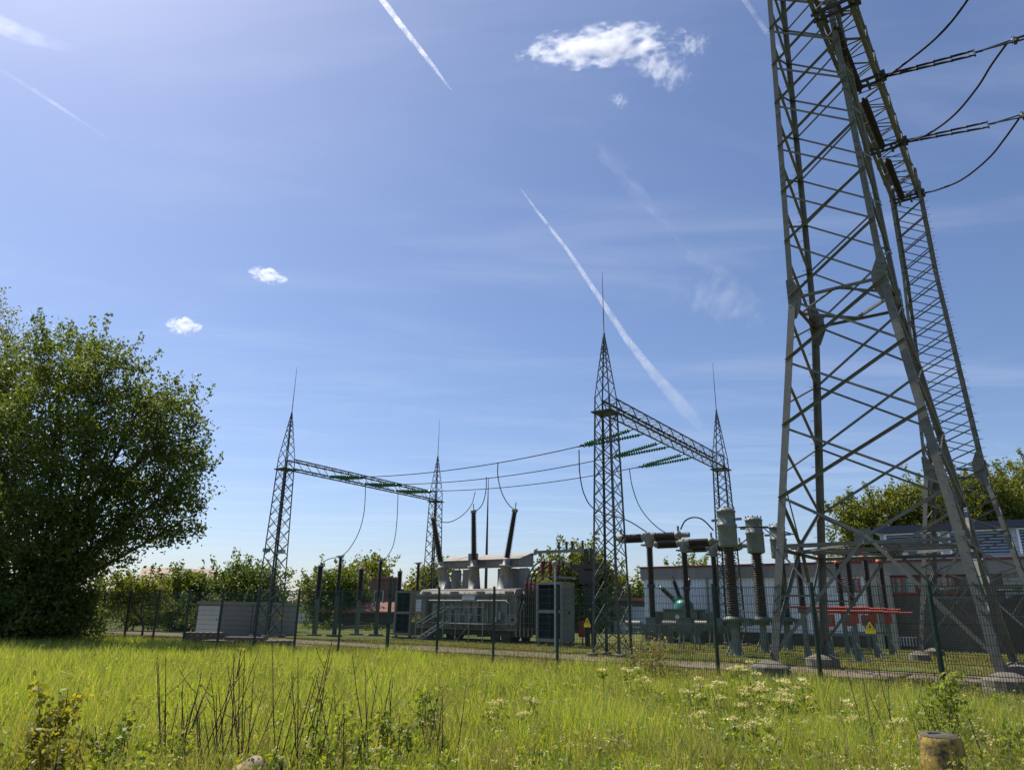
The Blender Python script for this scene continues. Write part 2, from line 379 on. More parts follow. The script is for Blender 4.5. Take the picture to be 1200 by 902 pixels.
# the lattice beam between the two pylons
ZB = 23.0
t = thing('lattice_beam', 'dark lattice beam slung high between the two grey green pylons', 'lattice beam', -3.05, 21.5, ZB)
L_ = 17.6; hw = .66; ht = 1.25
for sx in (-1, 1):
    for z in (0, ht):
        mb = MB(); mb.angle((sx*hw, 0, z), (sx*hw, L_, z), .15, .016, (-sx, 0, 0), (0, 0, 1 if z == 0 else -1)); mb.build('chord', M['pylon'], t)
n_ = 22; dl = L_/n_
for nm, pts in (('side_lacing', lambda i, s: ((s*hw, i*dl, 0 if i % 2 else ht), (s*hw, (i+1)*dl, ht if i % 2 else 0))), ('side_lacing', None)):
    if pts:
        for s in (-1, 1):
            mb = MB()
            for i in range(n_): mb.bar(*pts(i, s), .07, .012)
            mb.build(nm, M['pylon'], t)
for z in (.02, ht-.02):
    mb = MB()
    for i in range(n_):
        s = 1 if i % 2 else -1
        mb.bar((s*hw, i*dl, z), (-s*hw, (i+1)*dl, z), .07, .014)
        if z < .1: mb.bar((-hw, i*dl, z), (hw, i*dl, z), .06, .014)
    mb.build('flat_lacing', M['pylon'], t)
ph = [23.3, 28.05, 33.25, 38.55]
for b in ph:
    mb = MB()
    for dy in (-.2, .16): mb.box(-hw-.06, hw+.2, b-21.5+dy-.035, b-21.5+dy+.035, -.13-.03*dy, -.03)
    mb.box(hw+.08, hw+.26, b-21.5-.2, b-21.5+.2, -.18, .12)
    for dx in (-.3, .25): mb.box(dx-.05, dx+.05, b-21.5-.34, b-21.5+.34, -.21, -.16)
    mb.build('attachment_bracket', M['darksteel'], t)
PHN = ['nearest', 'second', 'third', 'farthest']
for i, b in enumerate(ph[:3]):                                 # long ribbed rods slung under the beam between the brackets
    p0 = Vector((0, 0, 0)); p1 = Vector((0, 3.9, 0))
    mb = MB(); mb.sheds(p0, p1, .09, .165, .15, 12); mb.lathe((0, -.15, 0), (0, 1, 0), [(0, .06), (.15, .06)], 8); mb.lathe((0, 3.9, 0), (0, 1, 0), [(0, .06), (.2, .06)], 8)
    o = mb.build('rod_insulator', M['polymer'], None, W(-3.15, b+.75, ZB-.32), -TH)
    tag(o, ['tan ribbed rod insulator under the beam where it meets the nearest pylon', 'tan ribbed rod insulator under the middle of the pylon beam',
            'tan ribbed rod insulator under the far end of the pylon beam, beside the slim pylon'][i], 'insulator', 'rod insulators under the pylon beam')

# ------------------------------------------------------------------ strung insulators and cables
def cable(path, r, label, cat='cable', group=None, name='cable', n=6, m='wire'):
    P = [Vector(p) for p in path]; o = P[0]
    mb = MB(); mb.tube([p-o for p in P], r, n); return single(mb, name, M[m], label, cat, o.x, o.y, o.z, group)
def sag(p, q, s, n=14):
    p = Vector(p); q = Vector(q); return [p.lerp(q, i/n)-Vector((0, 0, 4*s*(i/n)*(1-i/n))) for i in range(n+1)]
def spline(pts, n=8):
    P = [Vector(p) for p in pts]; P = [P[0]*2-P[1]]+P+[P[-1]*2-P[-2]]; out = []
    for i in range(1, len(P)-2):
        for k in range(n):
            t = k/n; a, b, c, d = P[i-1:i+3]
            out.append(.5*((2*b)+(c-a)*t+(2*a-5*b+4*c-d)*t*t+(3*b-a-3*c+d)*t**3))
    out.append(P[-2]); return out
def string_pair(p, q, gap0, gap1, axis, core, shed, pitch, mname, label, group, name='insulator_string', n=10):
    p = Vector(p); q = Vector(q); ax = Vector(axis)
    t = thing(name, label, 'insulator', p.x, p.y, p.z, group)
    for s in (-1, 1):
        a = ax*s*gap0; b = (q-p)+ax*s*gap1
        mb = MB(); d = (b-a)
        (mb.sheds(a+d*.07, a+d*.93, core, shed, pitch, n) if mname != 'polymer' else mb.lathe(a+d*.05, d, [(0, .03)]+[(d.length*.9*(k+f)/5, r) for k in range(5) for f, r in ((.0, .066), (.03, .066), (.04, .048), (.95, .048), (.96, .066))]+[(d.length*.9, .03)], n)); mb.tube([a, a+d*.08], core*.8, 6); mb.tube([a+d*.92, b], core*.8, 6)
        mb.build('insulator_rod', M[mname], t)
    mb = MB(); b = q-p; u = (q-p).normalized()
    mb.bar(b-ax*(gap1+.09), b+ax*(gap1+.09), .05, .09); mb.bar(b, b+u*.28, .06, .06)
    mb.build('yoke_plate', M['darksteel'], t)
    return t
# pylon conductors leaving to the right
def far_pt(px, py, b): return onB(px, py, b)
for i, (b, dirpx) in enumerate(((28.05, ((1142, 62), (1200, 44))), (33.25, ((1158, 146), (1205, 134))))):
    p = Vector((-2.35, b, ZB-.05)); q = onB(*dirpx[0], b); e = onB(*dirpx[1], b)
    nm = ('upper', 'lower')[i]
    string_pair(p, q, .1, .3, (0, .6, .8), .045, .064, .075, 'polymer', f'{nm} dark twin insulator string reaching right from the pylon beam', 'tension strings on the pylon beam')
    u = (e-q).normalized(); f0 = q+u*.25
    t = thing('spacer_clamp', f'{nm} dark clamp joining the twin insulator string to its cables', 'clamp', *f0, 'conductor clamps by the pylon')
    mb = MB(); g = u*1.0
    for s in (-1, 1): mb.tube([(0, 0, 0), g+Vector((0, .2*s, .2*s))], .03, 6)
    mb.bar(g+Vector((0, -.32, -.34)), g+Vector((0, .32, .34)), .1, .16)
    mb.lathe(g-u*.1, u, [(0, .06), (.05, .12), (.15, .12), (.25, .05)], 10); mb.build('clamp_body', M['darksteel'], t)
    mb = MB()
    for s in (-1, 1): mb.tube([g+Vector((0, .3*s, .3*s)), g+u*1.5+Vector((0, .25*s, .25*s)), g+u*2.4+Vector((0, .2*s, .2*s))], [.03, .07, .07], 6)
    mb.build('clamp_sleeve', M['darksteel'], t)
    for s in (-1, 1):
        st = f0+g+Vector((0, .22*s, .22*s)); cable(sag(st, st+u*45, .4), .03, f'{nm} pylon conductor, {"higher" if s>0 else "lower"} wire of the pair running off right', 'power line', 'conductors leaving the pylon')
# jumper loops hanging from the far conductors back to the next bracket
def loop(pxs, b0, b1, r, label):
    n = len(pxs)-1; pts = [onB(x, y, b0+(b1-b0)*k/n) for k, (x, y) in enumerate(pxs)]
    cable(spline(pts), r, label, 'cable', 'jumper loops beside the pylon', 'jumper_loop')
loop([(1037, 92), (1060, 75), (1090, 51), (1113, 28), (1138, -6), (1150, -30)], 28.05, 24.5, .045, 'uppermost black jumper cable curving up and out of the picture')
loop([(1062, 167), (1088, 157), (1118, 135), (1145, 103), (1162, 76), (1180, 51)], 33.25, 28.05, .045, 'black jumper cable looping between upper and lower pylon conductors')
loop([(1080, 227), (1100, 222), (1128, 210), (1158, 186), (1177, 163), (1196, 136.5)], 38.5, 33.25, .045, 'lowest black jumper cable looping from lower conductor to slim pylon')

# ------------------------------------------------------------------ substation gantries
def gantry(name, label, a, lamp, bn, bf, turn):
    t = thing(name, label, 'gantry', a, 36.75); t.rotation_euler.z += turn
    zp, zt, zr = 10.9, 14.75, 18.3
    for ti, (bc, off) in enumerate(((bn, bn-36.75), (bf, bf-36.75))):
        prof = [(.05, 1.3), (zp, .84), (zp+.7, .8), (zt, .1)]
        S = lambda z: lerp(z, prof)
        sg = [(-1, -1), (1, -1), (1, 1), (-1, 1)]
        cor = lambda i, z: Vector((sg[i % 4][0]*S(z)/2, off+sg[i % 4][1]*S(z)/2, z))
        br = MB(); z = .1
        zz = [z]
        while z < zp-.4: z += S(z)*.82; zz.append(min(z, zp))
        zz[-1] = zp
        while z < zt-.5: z += max(S(z)*.95, .28); zz.append(min(z, zt-.2))
        for i in range(4):
            for k, (z0, z1) in enumerate(zip(zz, zz[1:])):
                d = .012
                br.bar(cor(i, z0), cor(i+1, z1), .05, .012, (0, 1, 0) if i % 2 == 0 else (1, 0, 0))
                if z0 < zp-.01:
                    br.bar(cor(i+1, z0)*1, cor(i, z1)*1, .045, .014, (0, 1, 0) if i % 2 == 0 else (1, 0, 0))
                if k % 6 == 0: br.bar(cor(i, z0), cor(i+1, z0), .045, .012)
        tw = br.build('tower', M['gantry'], t)
        for i in range(4):
            sx, sy = sg[i]; mb = MB()
            for z0, z1 in ((.05, zp), (zp, zp+.7), (zp+.7, zt)):
                w = .09 if z0 < zp else .07 if z0 < zp+.6 else .05
                mb.angle(cor(i, z0), cor(i, z1), w, .012, (-sx, 0, 0), (0, -sy, 0))
            mb.build('leg', M['gantry'], tw)
        mb = MB(); mb.lathe((0, off, zt-.35), (0, 0, 1), [(0, .07), (.5, .06), (.55, .028), (1.9, .022), (zr-zt+.35, .009)], 8); mb.build('lightning_rod', M['darksteel'], tw)
        mb = MB(); s = S(zp)/2+.12; mb.box(-s, s, off-s, off+s, zp-.09, zp-.03); mb.build('platform', M['gantry'], tw)
        mb = MB()
        for i in range(4): p = cor(i, 0); mb.lathe((p.x, p.y, -.2), (0, 0, 1), [(0, .24), (.3, .24), (.34, .2)], 10, False)
        mb.build('footing', M['concrete'], tw)
        if lamp and ti == 0:
            mb = MB(); mb.box(.35, .75, off-.14, off+.14, 5.2, 5.45); mb.bar((.2, off, 5.3), (.4, off, 5.3), .05); mb.build('floodlight', M['galv'], tw)
            mb = MB(); mb.box(-.75, -.35, off-.5, off-.2, 5.3, 5.55); mb.bar((-.4, off-.35, 5.4), (-.2, off-.35, 5.4), .05); mb.build('floodlight', M['galv'], tw)
    y0, y1, hw, z0, z1 = bn-36.75+.43, bf-36.75-.43, .38, zp, zp+.72
    n = 19; dl = (y1-y0)/n
    for sx in (-1, 1):
        for z in (z0, z1):
            mb = MB(); mb.angle((sx*hw, y0, z), (sx*hw, y1, z), .09, .012, (-sx, 0, 0), (0, 0, 1 if z == z0 else -1)); mb.build('chord', M['gantry'], t)
    for sx in (-1, 1):
        mb = MB()
        for i in range(n):
            a_, b_ = (z0, z1) if i % 2 else (z1, z0)
            mb.bar((sx*(hw+.006), y0+i*dl, a_), (sx*(hw+.006), y0+(i+1)*dl, b_), .055, .012)
        mb.build('side_lacing', M['gantry'], t)
    for z in (z0-.01, z1+.01):
        mb = MB()
        for i in range(n*2):
            s = 1 if i % 2 else -1; mb.bar((s*hw, y0+i*dl/2, z), (-s*hw, y0+(i+1)*dl/2, z), .045, .012)
        mb.build('flat_lacing', M['gantry'], t)
    return t
GL, GR_ = -41.9, -16.25
gantry('portal_gantry', 'left green steel portal gantry of two pointed lattice towers, beyond the kiosk', GL, True, 29.1, 45.7, .0745)
gantry('portal_gantry', 'central green steel portal gantry of two pointed lattice towers, behind the breakers', GR_, False, 28.65, 45.0, .039)
PB = [33.2, 36.75, 40.3]
pn = ['nearest', 'middle', 'farthest']
yR = []; yL = []
for i, b in enumerate(PB):
    p = Vector((GR_-.42-.039*(b-36.75), b, 10.95)); q = Vector((-20.0, b, 10.62)); yR.append(q)
    string_pair(p, q, .62, .14, (0, 1, 0), .05, .115, .15, 'greenins', f'{pn[i]} pair of green ribbed insulators on the central gantry beam', 'green strain insulators on the gantries')
    p = Vector((GL+.42-.0745*(b-36.75), b, 10.9)); q = Vector((-38.0, b, 10.62)); yL.append(q)
    string_pair(p, q, .5, .14, (0, 1, 0), .05, .115, .15, 'greenins', f'{pn[i]} pair of green ribbed insulators on the left gantry beam', 'green strain insulators on the gantries')
    cable(sag(yL[i]+Vector((.2, 0, 0)), yR[i]-Vector((.2, 0, 0)), .35), .028, f'{pn[i]} overhead conductor strung between the left and central gantries', 'power line', 'conductors between the gantries', 'overhead_conductor')
# ------------------------------------------------------------------ power transformer
TA, TB = -29.5, 34.6
def loc(P, a=TA, b=TB): return Vector((P.x-a, P.y-b, P.z))
t = thing('power_transformer', 'large grey power transformer with three tall dark bushings, between the two gantries', 'transformer', TA, TB)
mb = MB(); mb.box(-4.1, 3.8, .25, 2.8, .8, 2.62)
for x in [-4.0+i*.72 for i in range(12)]: mb.box(x-.05, x+.05, .11, .248, .95, 2.5)
for x in (-3.2, -.5, 2.2): mb.box(x, x+1.1, .16, .249, 1.5, 1.62)
mb.box(-4.2, 3.9, .14, 2.9, .7, .8); mb.box(-4.2, 3.9, .12, 2.92, 2.62, 2.78)
tank = mb.build('tank', M['trafo'], t)
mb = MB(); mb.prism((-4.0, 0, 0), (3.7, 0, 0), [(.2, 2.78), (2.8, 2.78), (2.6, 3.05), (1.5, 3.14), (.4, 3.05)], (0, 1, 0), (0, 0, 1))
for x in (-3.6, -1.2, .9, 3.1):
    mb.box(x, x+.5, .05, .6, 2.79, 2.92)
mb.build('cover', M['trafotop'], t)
mb = MB(); R_ = random.Random(4)
for x in [-4.1+i*.4 for i in range(20)]: mb.lathe((x, .16, 2.78), (0, 0, 1), [(0, .03), (.06, .03)], 6)
mb.build('flange_bolts', M['cast'], tank)
mb = MB(); mb.tube([(-4.0, .02, 2.36), (3.2, .02, 2.36), (3.5, .02, 2.2), (3.55, .02, 1.2)], .06, 8)
mb.tube([(-4.0, .02, 1.05), (3.5, .02, 1.05)], .05, 8); mb.build('oil_pipe', M['trafo'], t)
mb = MB(); mb.box(-4.0, 3.7, .35, .6, .45, .7); mb.box(-4.0, 3.7, 2.3, 2.55, .45, .7)
for x in (-3.4, -1.2, 1.0, 3.2): mb.box(x-.15, x+.15, .3, 2.6, .3, .69)
mb.build('undercarriage', M['under'], t)
for x in (-3.1, -2.3, 2.2, 3.0):
    for y in (.42, 2.4):
        mb = MB(); mb.lathe((x, y-.09, .29), (0, 1, 0), [(0, .33), (.05, .33), (.05, .28), (.18, .28)], 16); mb.build('wheel', M['under'], t)
mb = MB()
for y in (.42, 2.4): mb.box(-6.5, 7.5, y-.03, y+.04, 0, .09)
mb.build('rail', M['darksteel'], t)
bpx = [((523, 688), (516.5, 659), (508, 609)), ((556, 688), (555.5, 657), (555, 601)), ((590, 688), (594, 655), (603, 600))]
for k, (p0, p1, p2) in enumerate(bpx):
    a, b, c = (loc(onB(*p, TB+1.2)) for p in (p0, p1, p2)); a.z = 2.95
    mb = MB(); d = (b-a); L_ = d.length
    mb.lathe(a-d*.05, d, [(0, .52), (.1, .52), (.1, .40), (L_*.8, .33), (L_*.8, .42), (L_*.87, .42), (L_*.87, .25), (L_*1.05, .2)], 18)
    tu = mb.build('turret', M['trafo'], t)
    mb = MB(); mb.lathe(a+d*.45+Vector((0, -.42, 0)), (0, 1, 0), [(0, .12), (.15, .12)], 10); mb.build('terminal_box', M['cast'], tu)
    mb = MB(); mb.sheds(b+d*.04, c, .15, .225, .11, 14, .8); bu = mb.build('bushing', M['porcdark'], t)
    u = (c-b).normalized()
    mb = MB(); mb.lathe(c, u, [(0, .15), (.05, .2), (.18, .2), (.22, .1), (.26, .035), (.62, .03)], 12); mb.build('bushing_cap', M['cast'], bu)
# oil conservator with its sloping sheet cover, on posts
c0 = loc(onB(523, 660, TB+2.3)); c1 = loc(onB(613, 656, TB+2.3)); zt = 4.95
mb = MB(); x0, x1 = c0.x, c1.x
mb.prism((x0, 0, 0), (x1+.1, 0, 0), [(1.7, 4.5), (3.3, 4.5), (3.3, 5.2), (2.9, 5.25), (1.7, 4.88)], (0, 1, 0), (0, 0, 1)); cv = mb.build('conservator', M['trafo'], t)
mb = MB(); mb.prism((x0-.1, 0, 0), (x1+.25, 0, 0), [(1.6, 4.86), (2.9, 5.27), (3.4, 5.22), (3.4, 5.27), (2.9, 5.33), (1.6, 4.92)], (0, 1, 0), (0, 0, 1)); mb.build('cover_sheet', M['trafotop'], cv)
mb = MB(); mb.box(-1.0, -.35, 1.45, 1.69, 4.5, 5.32); mb.box(1.9, 2.3, 1.5, 1.69, 4.3, 4.8); mb.build('gauge_box', M['trafo'], cv)
for x in (-2.6, -1.6, 1.3, 2.2, 3.0):
    mb = MB(); mb.box(x-.2, x+.25, 1.9, 2.4, 3.0, 4.35); mb.build('conservator_post', M['trafo'], t)
# radiator bank and pipework at the right hand end
mb = MB()
for i in range(9): mb.box(4.0+i*.14, 4.05+i*.14, .4, 2.7, .9, 2.75)
mb.tube([(3.8, .6, 2.5), (5.3, .6, 2.5)], .09, 8); mb.tube([(3.8, .6, 1.1), (5.3, .6, 1.1)], .09, 8); mb.build('radiator', M['under'], t)
mb = MB(); mb.lathe((3.75, -.05, 1.32), (0, 1, 0), [(0, .34), (.18, .34), (.2, .14)], 18); mb.box(3.2, 3.74, .0, .2, 1.05, 1.6); mb.build('jacking_lug', M['trafo'], t)
mb = MB(); mb.lathe((3.75, -.07, 1.32), (0, 1, 0), [(0, .1), (.02, .1)], 12); mb.build('lug_hole', M['black'], t)
mb = MB(); mb.box(-3.95, -3.0, -.18, .1, 1.05, 2.5); cb = mb.build('control_cabinet', M['trafo'], t)
mb = MB(); mb.box(-3.85, -3.4, -.2, -.181, 1.7, 2.4); mb.build('cabinet_panel', M['signw'], cb)
mb = MB(); mb.box(-2.5, -1.85, -.12, .1, 1.35, 2.2); mb.box(-2.4, -2.1, -.15, -.121, 1.5, 2.1); mb.build('control_cabinet', M['trafo'], t)
mb = MB(); mb.prism((-3.55, -.205, 1.25), (-3.55, -.215, 1.25), [(-.2, 0), (.2, 0), (0, .36)], (1, 0, 0), (0, 0, 1)); s_ = mb.build('hazard_plate', M['yellow'], cb)
rb = random.Random(8)
for i in range(7):
    x = -1.6+i*.75+rb.uniform(-.2, .2); z = rb.uniform(1.1, 2.0); w_ = rb.uniform(.12, .3); mb = MB(); mb.box(x, x+w_, -.03, .105, z, z+rb.uniform(.2, .45)); mb.build('junction_box', M[rb.choice(['trafo', 'cast', 'galv'])], t)
    mb = MB(); mb.tube([(x+w_/2, .04, z), (x+w_/2, .04, .85), (x+w_/2+.3, .04, .78)], .022, 6); mb.build('conduit', M['darksteel'], t)
for i in range(6):
    x = 3.85+i*.2; mb = MB(); mb.tube([(x, .2+.12*i, .4), (x, .2+.12*i, 1.6+.2*i), (x+.2, .3+.12*i, 2.3), (x-.4, .9, 2.9)], .05, 8); mb.build('oil_pipe', M['trafo'], t)
mb = MB(); mb.box(-.15, .85, -.04, .1, 2.4, 2.68); mb.build('name_plate', M['signw'], t)
mb = MB()                                                      # steel access stairs and platform rail
for s in (0, .55):
    mb.bar((-1.9+s*0, -1.6+s*.0-s, .1), (-.9, -.3-s*.0-s, 1.15), .05, .08)
    mb.bar((-1.9, -1.6-s, 1.0), (-.9, -.3-s, 2.0), .035); mb.bar((-1.9, -1.6-s, .1), (-1.9, -1.6-s, 1.0), .035); mb.bar((-.9, -.3-s, 1.15), (-.9, -.3-s, 2.0), .035)
for i in range(7):
    f = i/6; mb.box(-1.95+f, -1.75+f, -2.15+1.3*f, -1.6+1.3*f, .15+f, .18+f)
mb.build('stairs', M['galv'], t)
mb = MB(); mb.box(-.9, 2.2, -.85, -.1, 1.02, 1.06)
for z in (1.55, 2.0): mb.bar((-.9, -.83, z), (2.2, -.83, z), .035)
for x in (-.9, .1, 1.15, 2.2): mb.bar((x, -.83, 0), (x, -.83, 2.0), .04)
mb.bar((.1, -.83, 0), (1.15, -.83, 1.0), .03); mb.bar((2.2, -.83, 1.0), (2.2, -.1, .5), .03); mb.build('walkway', M['galv'], t)
mb = MB(); mb.sheds((1.2, -.05, 1.2), (1.2, -.05, 2.05), .06, .1, .1, 10); mb.build('surge_counter', M['porcdark'], t)

def cooler(label, a, b, w, d, z0, z1):
    t = thing('cooler_cabinet', label, 'cooler', a, b, 0, 'cooler cabinets of the transformer')
    mb = MB()
    for x0, x1 in ((0, .16), (w-.16, w)): mb.box(x0, x1, 0, .2, z0, z1)
    mb.box(.165, w-.165, 0, .2, z1-.14, z1); mb.box(.165, w-.165, 0, .2, z0, z0+.16); mb.box(.165, w-.165, 0, .2, (z0+z1)/2-.08, (z0+z1)/2+.08)
    mb.box(0, w, .203, d, z0, z1)
    for sx in (.05, w-.2):
        for sy in (.1, d-.25): mb.box(sx, sx+.15, sy, sy+.15, 0, z0-.002)
    mb.build('frame', M['trafo'], t)
    for zz0, zz1 in ((z0+.18, (z0+z1)/2-.1), ((z0+z1)/2+.1, z1-.16)):
        mb = MB(); n = 16
        for i in range(n):
            z = zz0+(zz1-zz0)*i/n; mb.prism((.17, 0, 0), (w-.17, 0, 0), [(.05, z), (.07, z), (.15, z+(zz1-zz0)/n*.75), (.13, z+(zz1-zz0)/n*.75)], (0, 1, 0), (0, 0, 1))
        mb.box(w/2-.03, w/2+.03, .03, .19, zz0, zz1); mb.box(.17, w-.17, .17, .2, zz0, zz1)
        mb.build('louvre_panel', M['cooler'], t)
    mb = MB(); mb.lathe((w+.001, d*.55, (z0+z1)/2-.05), (1, 0, 0), [(0, .09), (.03, .09)], 12); mb.build('valve_cover', M['black'], t)
    return t
cooler('grey framed cooler cabinet with dark louvres right of the transformer', -23.3, 33.4, 1.75, 1.2, .25, 3.35)
l0 = onB(463, 700, 34.9); cooler('grey framed cooler cabinet with dark louvres on the left of the transformer', l0.x, 34.9, 1.55, 1.6, .2, 3.0)
# medium voltage bus rack: steel arm with posts, red insulators and cable bends
t = thing('busbar_rack', 'steel busbar rack with maroon insulators and bent cables, above the right cooler cabinet', 'busbar rack', -23.5, 35.2)
L0 = lambda x, y: loc(onB(x, y, 35.4), -23.5, 35.2)
mb = MB(); a, b = L0(626, 650), L0(693, 650); a.z = b.z = 5.15; mb.bar(a, b, .14, .16); mb.bar(L0(655, 653), L0(683, 676), .1); mb.bar(L0(632, 675), L0(676, 677), .12, .12); mb.build('arm', M['eqgreen'], t)
for x in (687, 694):
    p = L0(x, 650); mb = MB(); mb.bar((p.x, p.y, 0), (p.x, p.y, 5.2), .2, .2); mb.build('column', M['darksteel'], t)
p = L0(691, 650); mb = MB(); mb.box(p.x-1.1, p.x+.7, p.y-.3, p.y+.3, 4.1, 4.35); mb.box(p.x-.6, p.x+.4, p.y-.25, p.y+.25, 3.3, 4.0); mb.build('switch_box', M['darksteel'], t)
for x in (655, 664, 671, 683):
    p = L0(x, 648); p.z = 5.24; mb = MB(); mb.sheds(p, p+Vector((0, 0, .45)), .05, .09, .1, 10); mb.build('post_insulator', M['porcdark'], t)
for i, x in enumerate((636, 645, 654)):
    p = L0(x, 664); mb = MB(); mb.sheds(p-Vector((0, 0, .3)), p+Vector((0, 0, .35)), .11, .2, .16, 12); ins = mb.build('red_insulator', M['maroon'], t)
    mb = MB(); mb.sheds(p-Vector((0, 0, .75)), p-Vector((0, 0, .3)), .06, .1, .1, 10); mb.build('insulator_neck', M['porcdark'], ins)
    q = L0(617+i*5, 684); mb = MB(); mb.tube(spline([q-Vector((0, 0, .6)), q, q+Vector((.2, 0, .6)), p+Vector((-.5, 0, .15)), p+Vector((-.1, 0, .3))], 6), .05, 8); mb.build('cable_bend', M['darksteel'], t)
    mb = MB(); mb.sheds(q-Vector((0, 0, .9)), q+Vector((0, 0, .1)), .09, .15, .12, 10); mb.build('cable_termination', M['maroon'], t)
for x in (660, 669):
    p = L0(x, 664); mb = MB(); mb.sheds(p-Vector((0, 0, .3)), p+Vector((0, 0, .3)), .05, .09, .1, 10); mb.build('post_insulator', M['porcdark'], t)
p = gr(651, 763.5); q = at(651, 660, p.y)
t = thing_w('lamp_post', 'thin pale grey pole in front of the right cooler cabinet', 'pole', p)
mb = MB(); mb.tube([(0, 0, 0), (0, 0, q.z-.1)], [.05, .04], 8); mb.lathe((0, 0, 0), (0, 0, 1), [(0, .16), (.12, .16)], 10); mb.build('shaft', M['galv'], t)
mb = MB(); mb.lathe((0, 0, q.z-.12), (0, 0, 1), [(0, .05), (.05, .17), (.2, .17), (.26, .05)], 10); mb.build('lamp_head', M['cast'], t)
p = AB(at(569, 700, 56)); q = at(571, 560, 56)
mb = MB(); mb.tube([(0, 0, 0), (0, 0, 5), (0, 0, q.z)], [.13, .11, .02], 8); single(mb, 'lightning_mast', M['darksteel'], 'slender dark lightning mast rising behind the transformer', 'mast', p.x, p.y)
# dropper cables to the transformer
tips = [onB(508, 607, TB+1.2), onB(555, 598, TB+1.2), onB(604, 597, TB+1.2)]
def dropper(pxs, ba, bb, label, r=.028, group='dropper cables'):
    n = len(pxs)-1; cable(spline([onB(x, y, ba+(bb-ba)*k/n) for k, (x, y) in enumerate(pxs)], 6), r, label, 'cable', group, 'dropper_cable')
dropper([(583.5, 543), (583.5, 558), (588, 577), (596, 591), (604, 598)], PB[0], TB+1.2, 'dropper cable bending down to the right hand transformer bushing')
dropper([(570, 559), (569.5, 574), (566, 589), (560, 597), (555, 599)], PB[1], TB+1.2, 'dropper cable bending down to the middle transformer bushing')
dropper([(557, 576), (552, 592), (540, 605), (524, 612), (509, 608)], PB[2], TB+1.2, 'dropper cable sweeping across to the left hand transformer bushing')

# ------------------------------------------------------------------ circuit breakers
def breaker(label, a, b):
    t = thing('circuit_breaker', label, 'circuit breaker', a, b, 0, 'circuit breakers under the central gantry')
    for x in (-.45, .45):
        for y in (-.3, .3):
            mb = MB(); mb.bar((x, y, 0), (x*.9, y*.9, .8), .07); mb.build('leg', M['galv'], t)
    mb = MB(); mb.box(-.5, .6, -.38, .38, .8, 1.3); mb.box(-.35, .35, -.42, -.381, .9, 1.2); mb.box(-1.1, -.502, -.2, .2, .9, 1.1); mb.box(-.25, .25, -.25, .25, 1.301, 1.6); mb.build('drive_box', M['eqdark'], t)
    mb = MB(); mb.lathe((-1.4, -.1, 1.3), (1, 0, 0), [(0, .13), (.8, .13)], 12); mb.build('air_receiver', M['trafo'], t)
    mb = MB(); mb.sheds((0, 0, 1.6), (0, 0, 3.0), .13, .19, .09, 14); mb.lathe((0, 0, 3.0), (0, 0, 1), [(0, .2), (.16, .2)], 14); mb.sheds((0, 0, 3.16), (0, 0, 4.95), .13, .18, .09, 14); mb.build('support_insulator', M['porcdark'], t)
    mb = MB(); mb.lathe((0, 0, 4.9), (0, 0, 1), [(0, .17), (.15, .2), (.3, .24), (.72, .22), (.78, .1)], 14); mb.lathe((-.36, 0, 5.45), (1, 0, 0), [(0, .2), (.1, .23), (.62, .23), (.72, .2)], 14)
    for y in (-.12, .12): mb.tube([(-.4, y, 5.05), (.4, y, 5.05)], .05, 6)
    mb.build('head', M['cast'], t)
    for s in (-1, 1):
        mb = MB(); mb.sheds((s*.36, 0, 5.45), (s*1.48, 0, 5.45), .13, .18, .085, 14); mb.lathe((s*.36, -.0, 5.24), (s, 0, 0), [(0, .05), (1.2, .05)], 8); ch = mb.build('chamber', M['porcdark'], t)
        mb = MB(); mb.lathe((s*1.45, 0, 5.45), (s, 0, 0), [(0, .19), (.08, .21), (.22, .21), (.24, .12), (.7 if s > 0 else .45, .12)], 12); mb.bar((s*1.58, 0, 5.55), (s*1.58, 0, 5.9), .08); mb.build('terminal', M['cast'], ch)
    return t
BK = [onA(760, 626, -16.2), onA(801, 636, -15.95), onA(836, 648, -15.6)]
bk = breaker('nearest T-shaped dark circuit breaker, its left arm behind the pointed gantry tower', -16.2, 33.2)
dup(bk, -15.95, 36.85, 0, 'middle T-shaped dark circuit breaker, its right arm ending beside the big ribbed instrument transformer')
dup(bk, -15.6, 40.1, 0, 'rearmost and lowest looking T-shaped dark circuit breaker of the three')
dropper([(678.5, 527), (679.5, 555), (685, 580), (698, 597), (734, 609), (759, 624)], PB[0], 33.2, 'dropper cable passing behind the gantry tower to the nearest breaker', .03)
dropper([(737.5, 549), (741, 570), (751, 596), (772, 619), (800, 633)], PB[2], 36.85, 'dropper cable bending down to the middle breaker', .03)
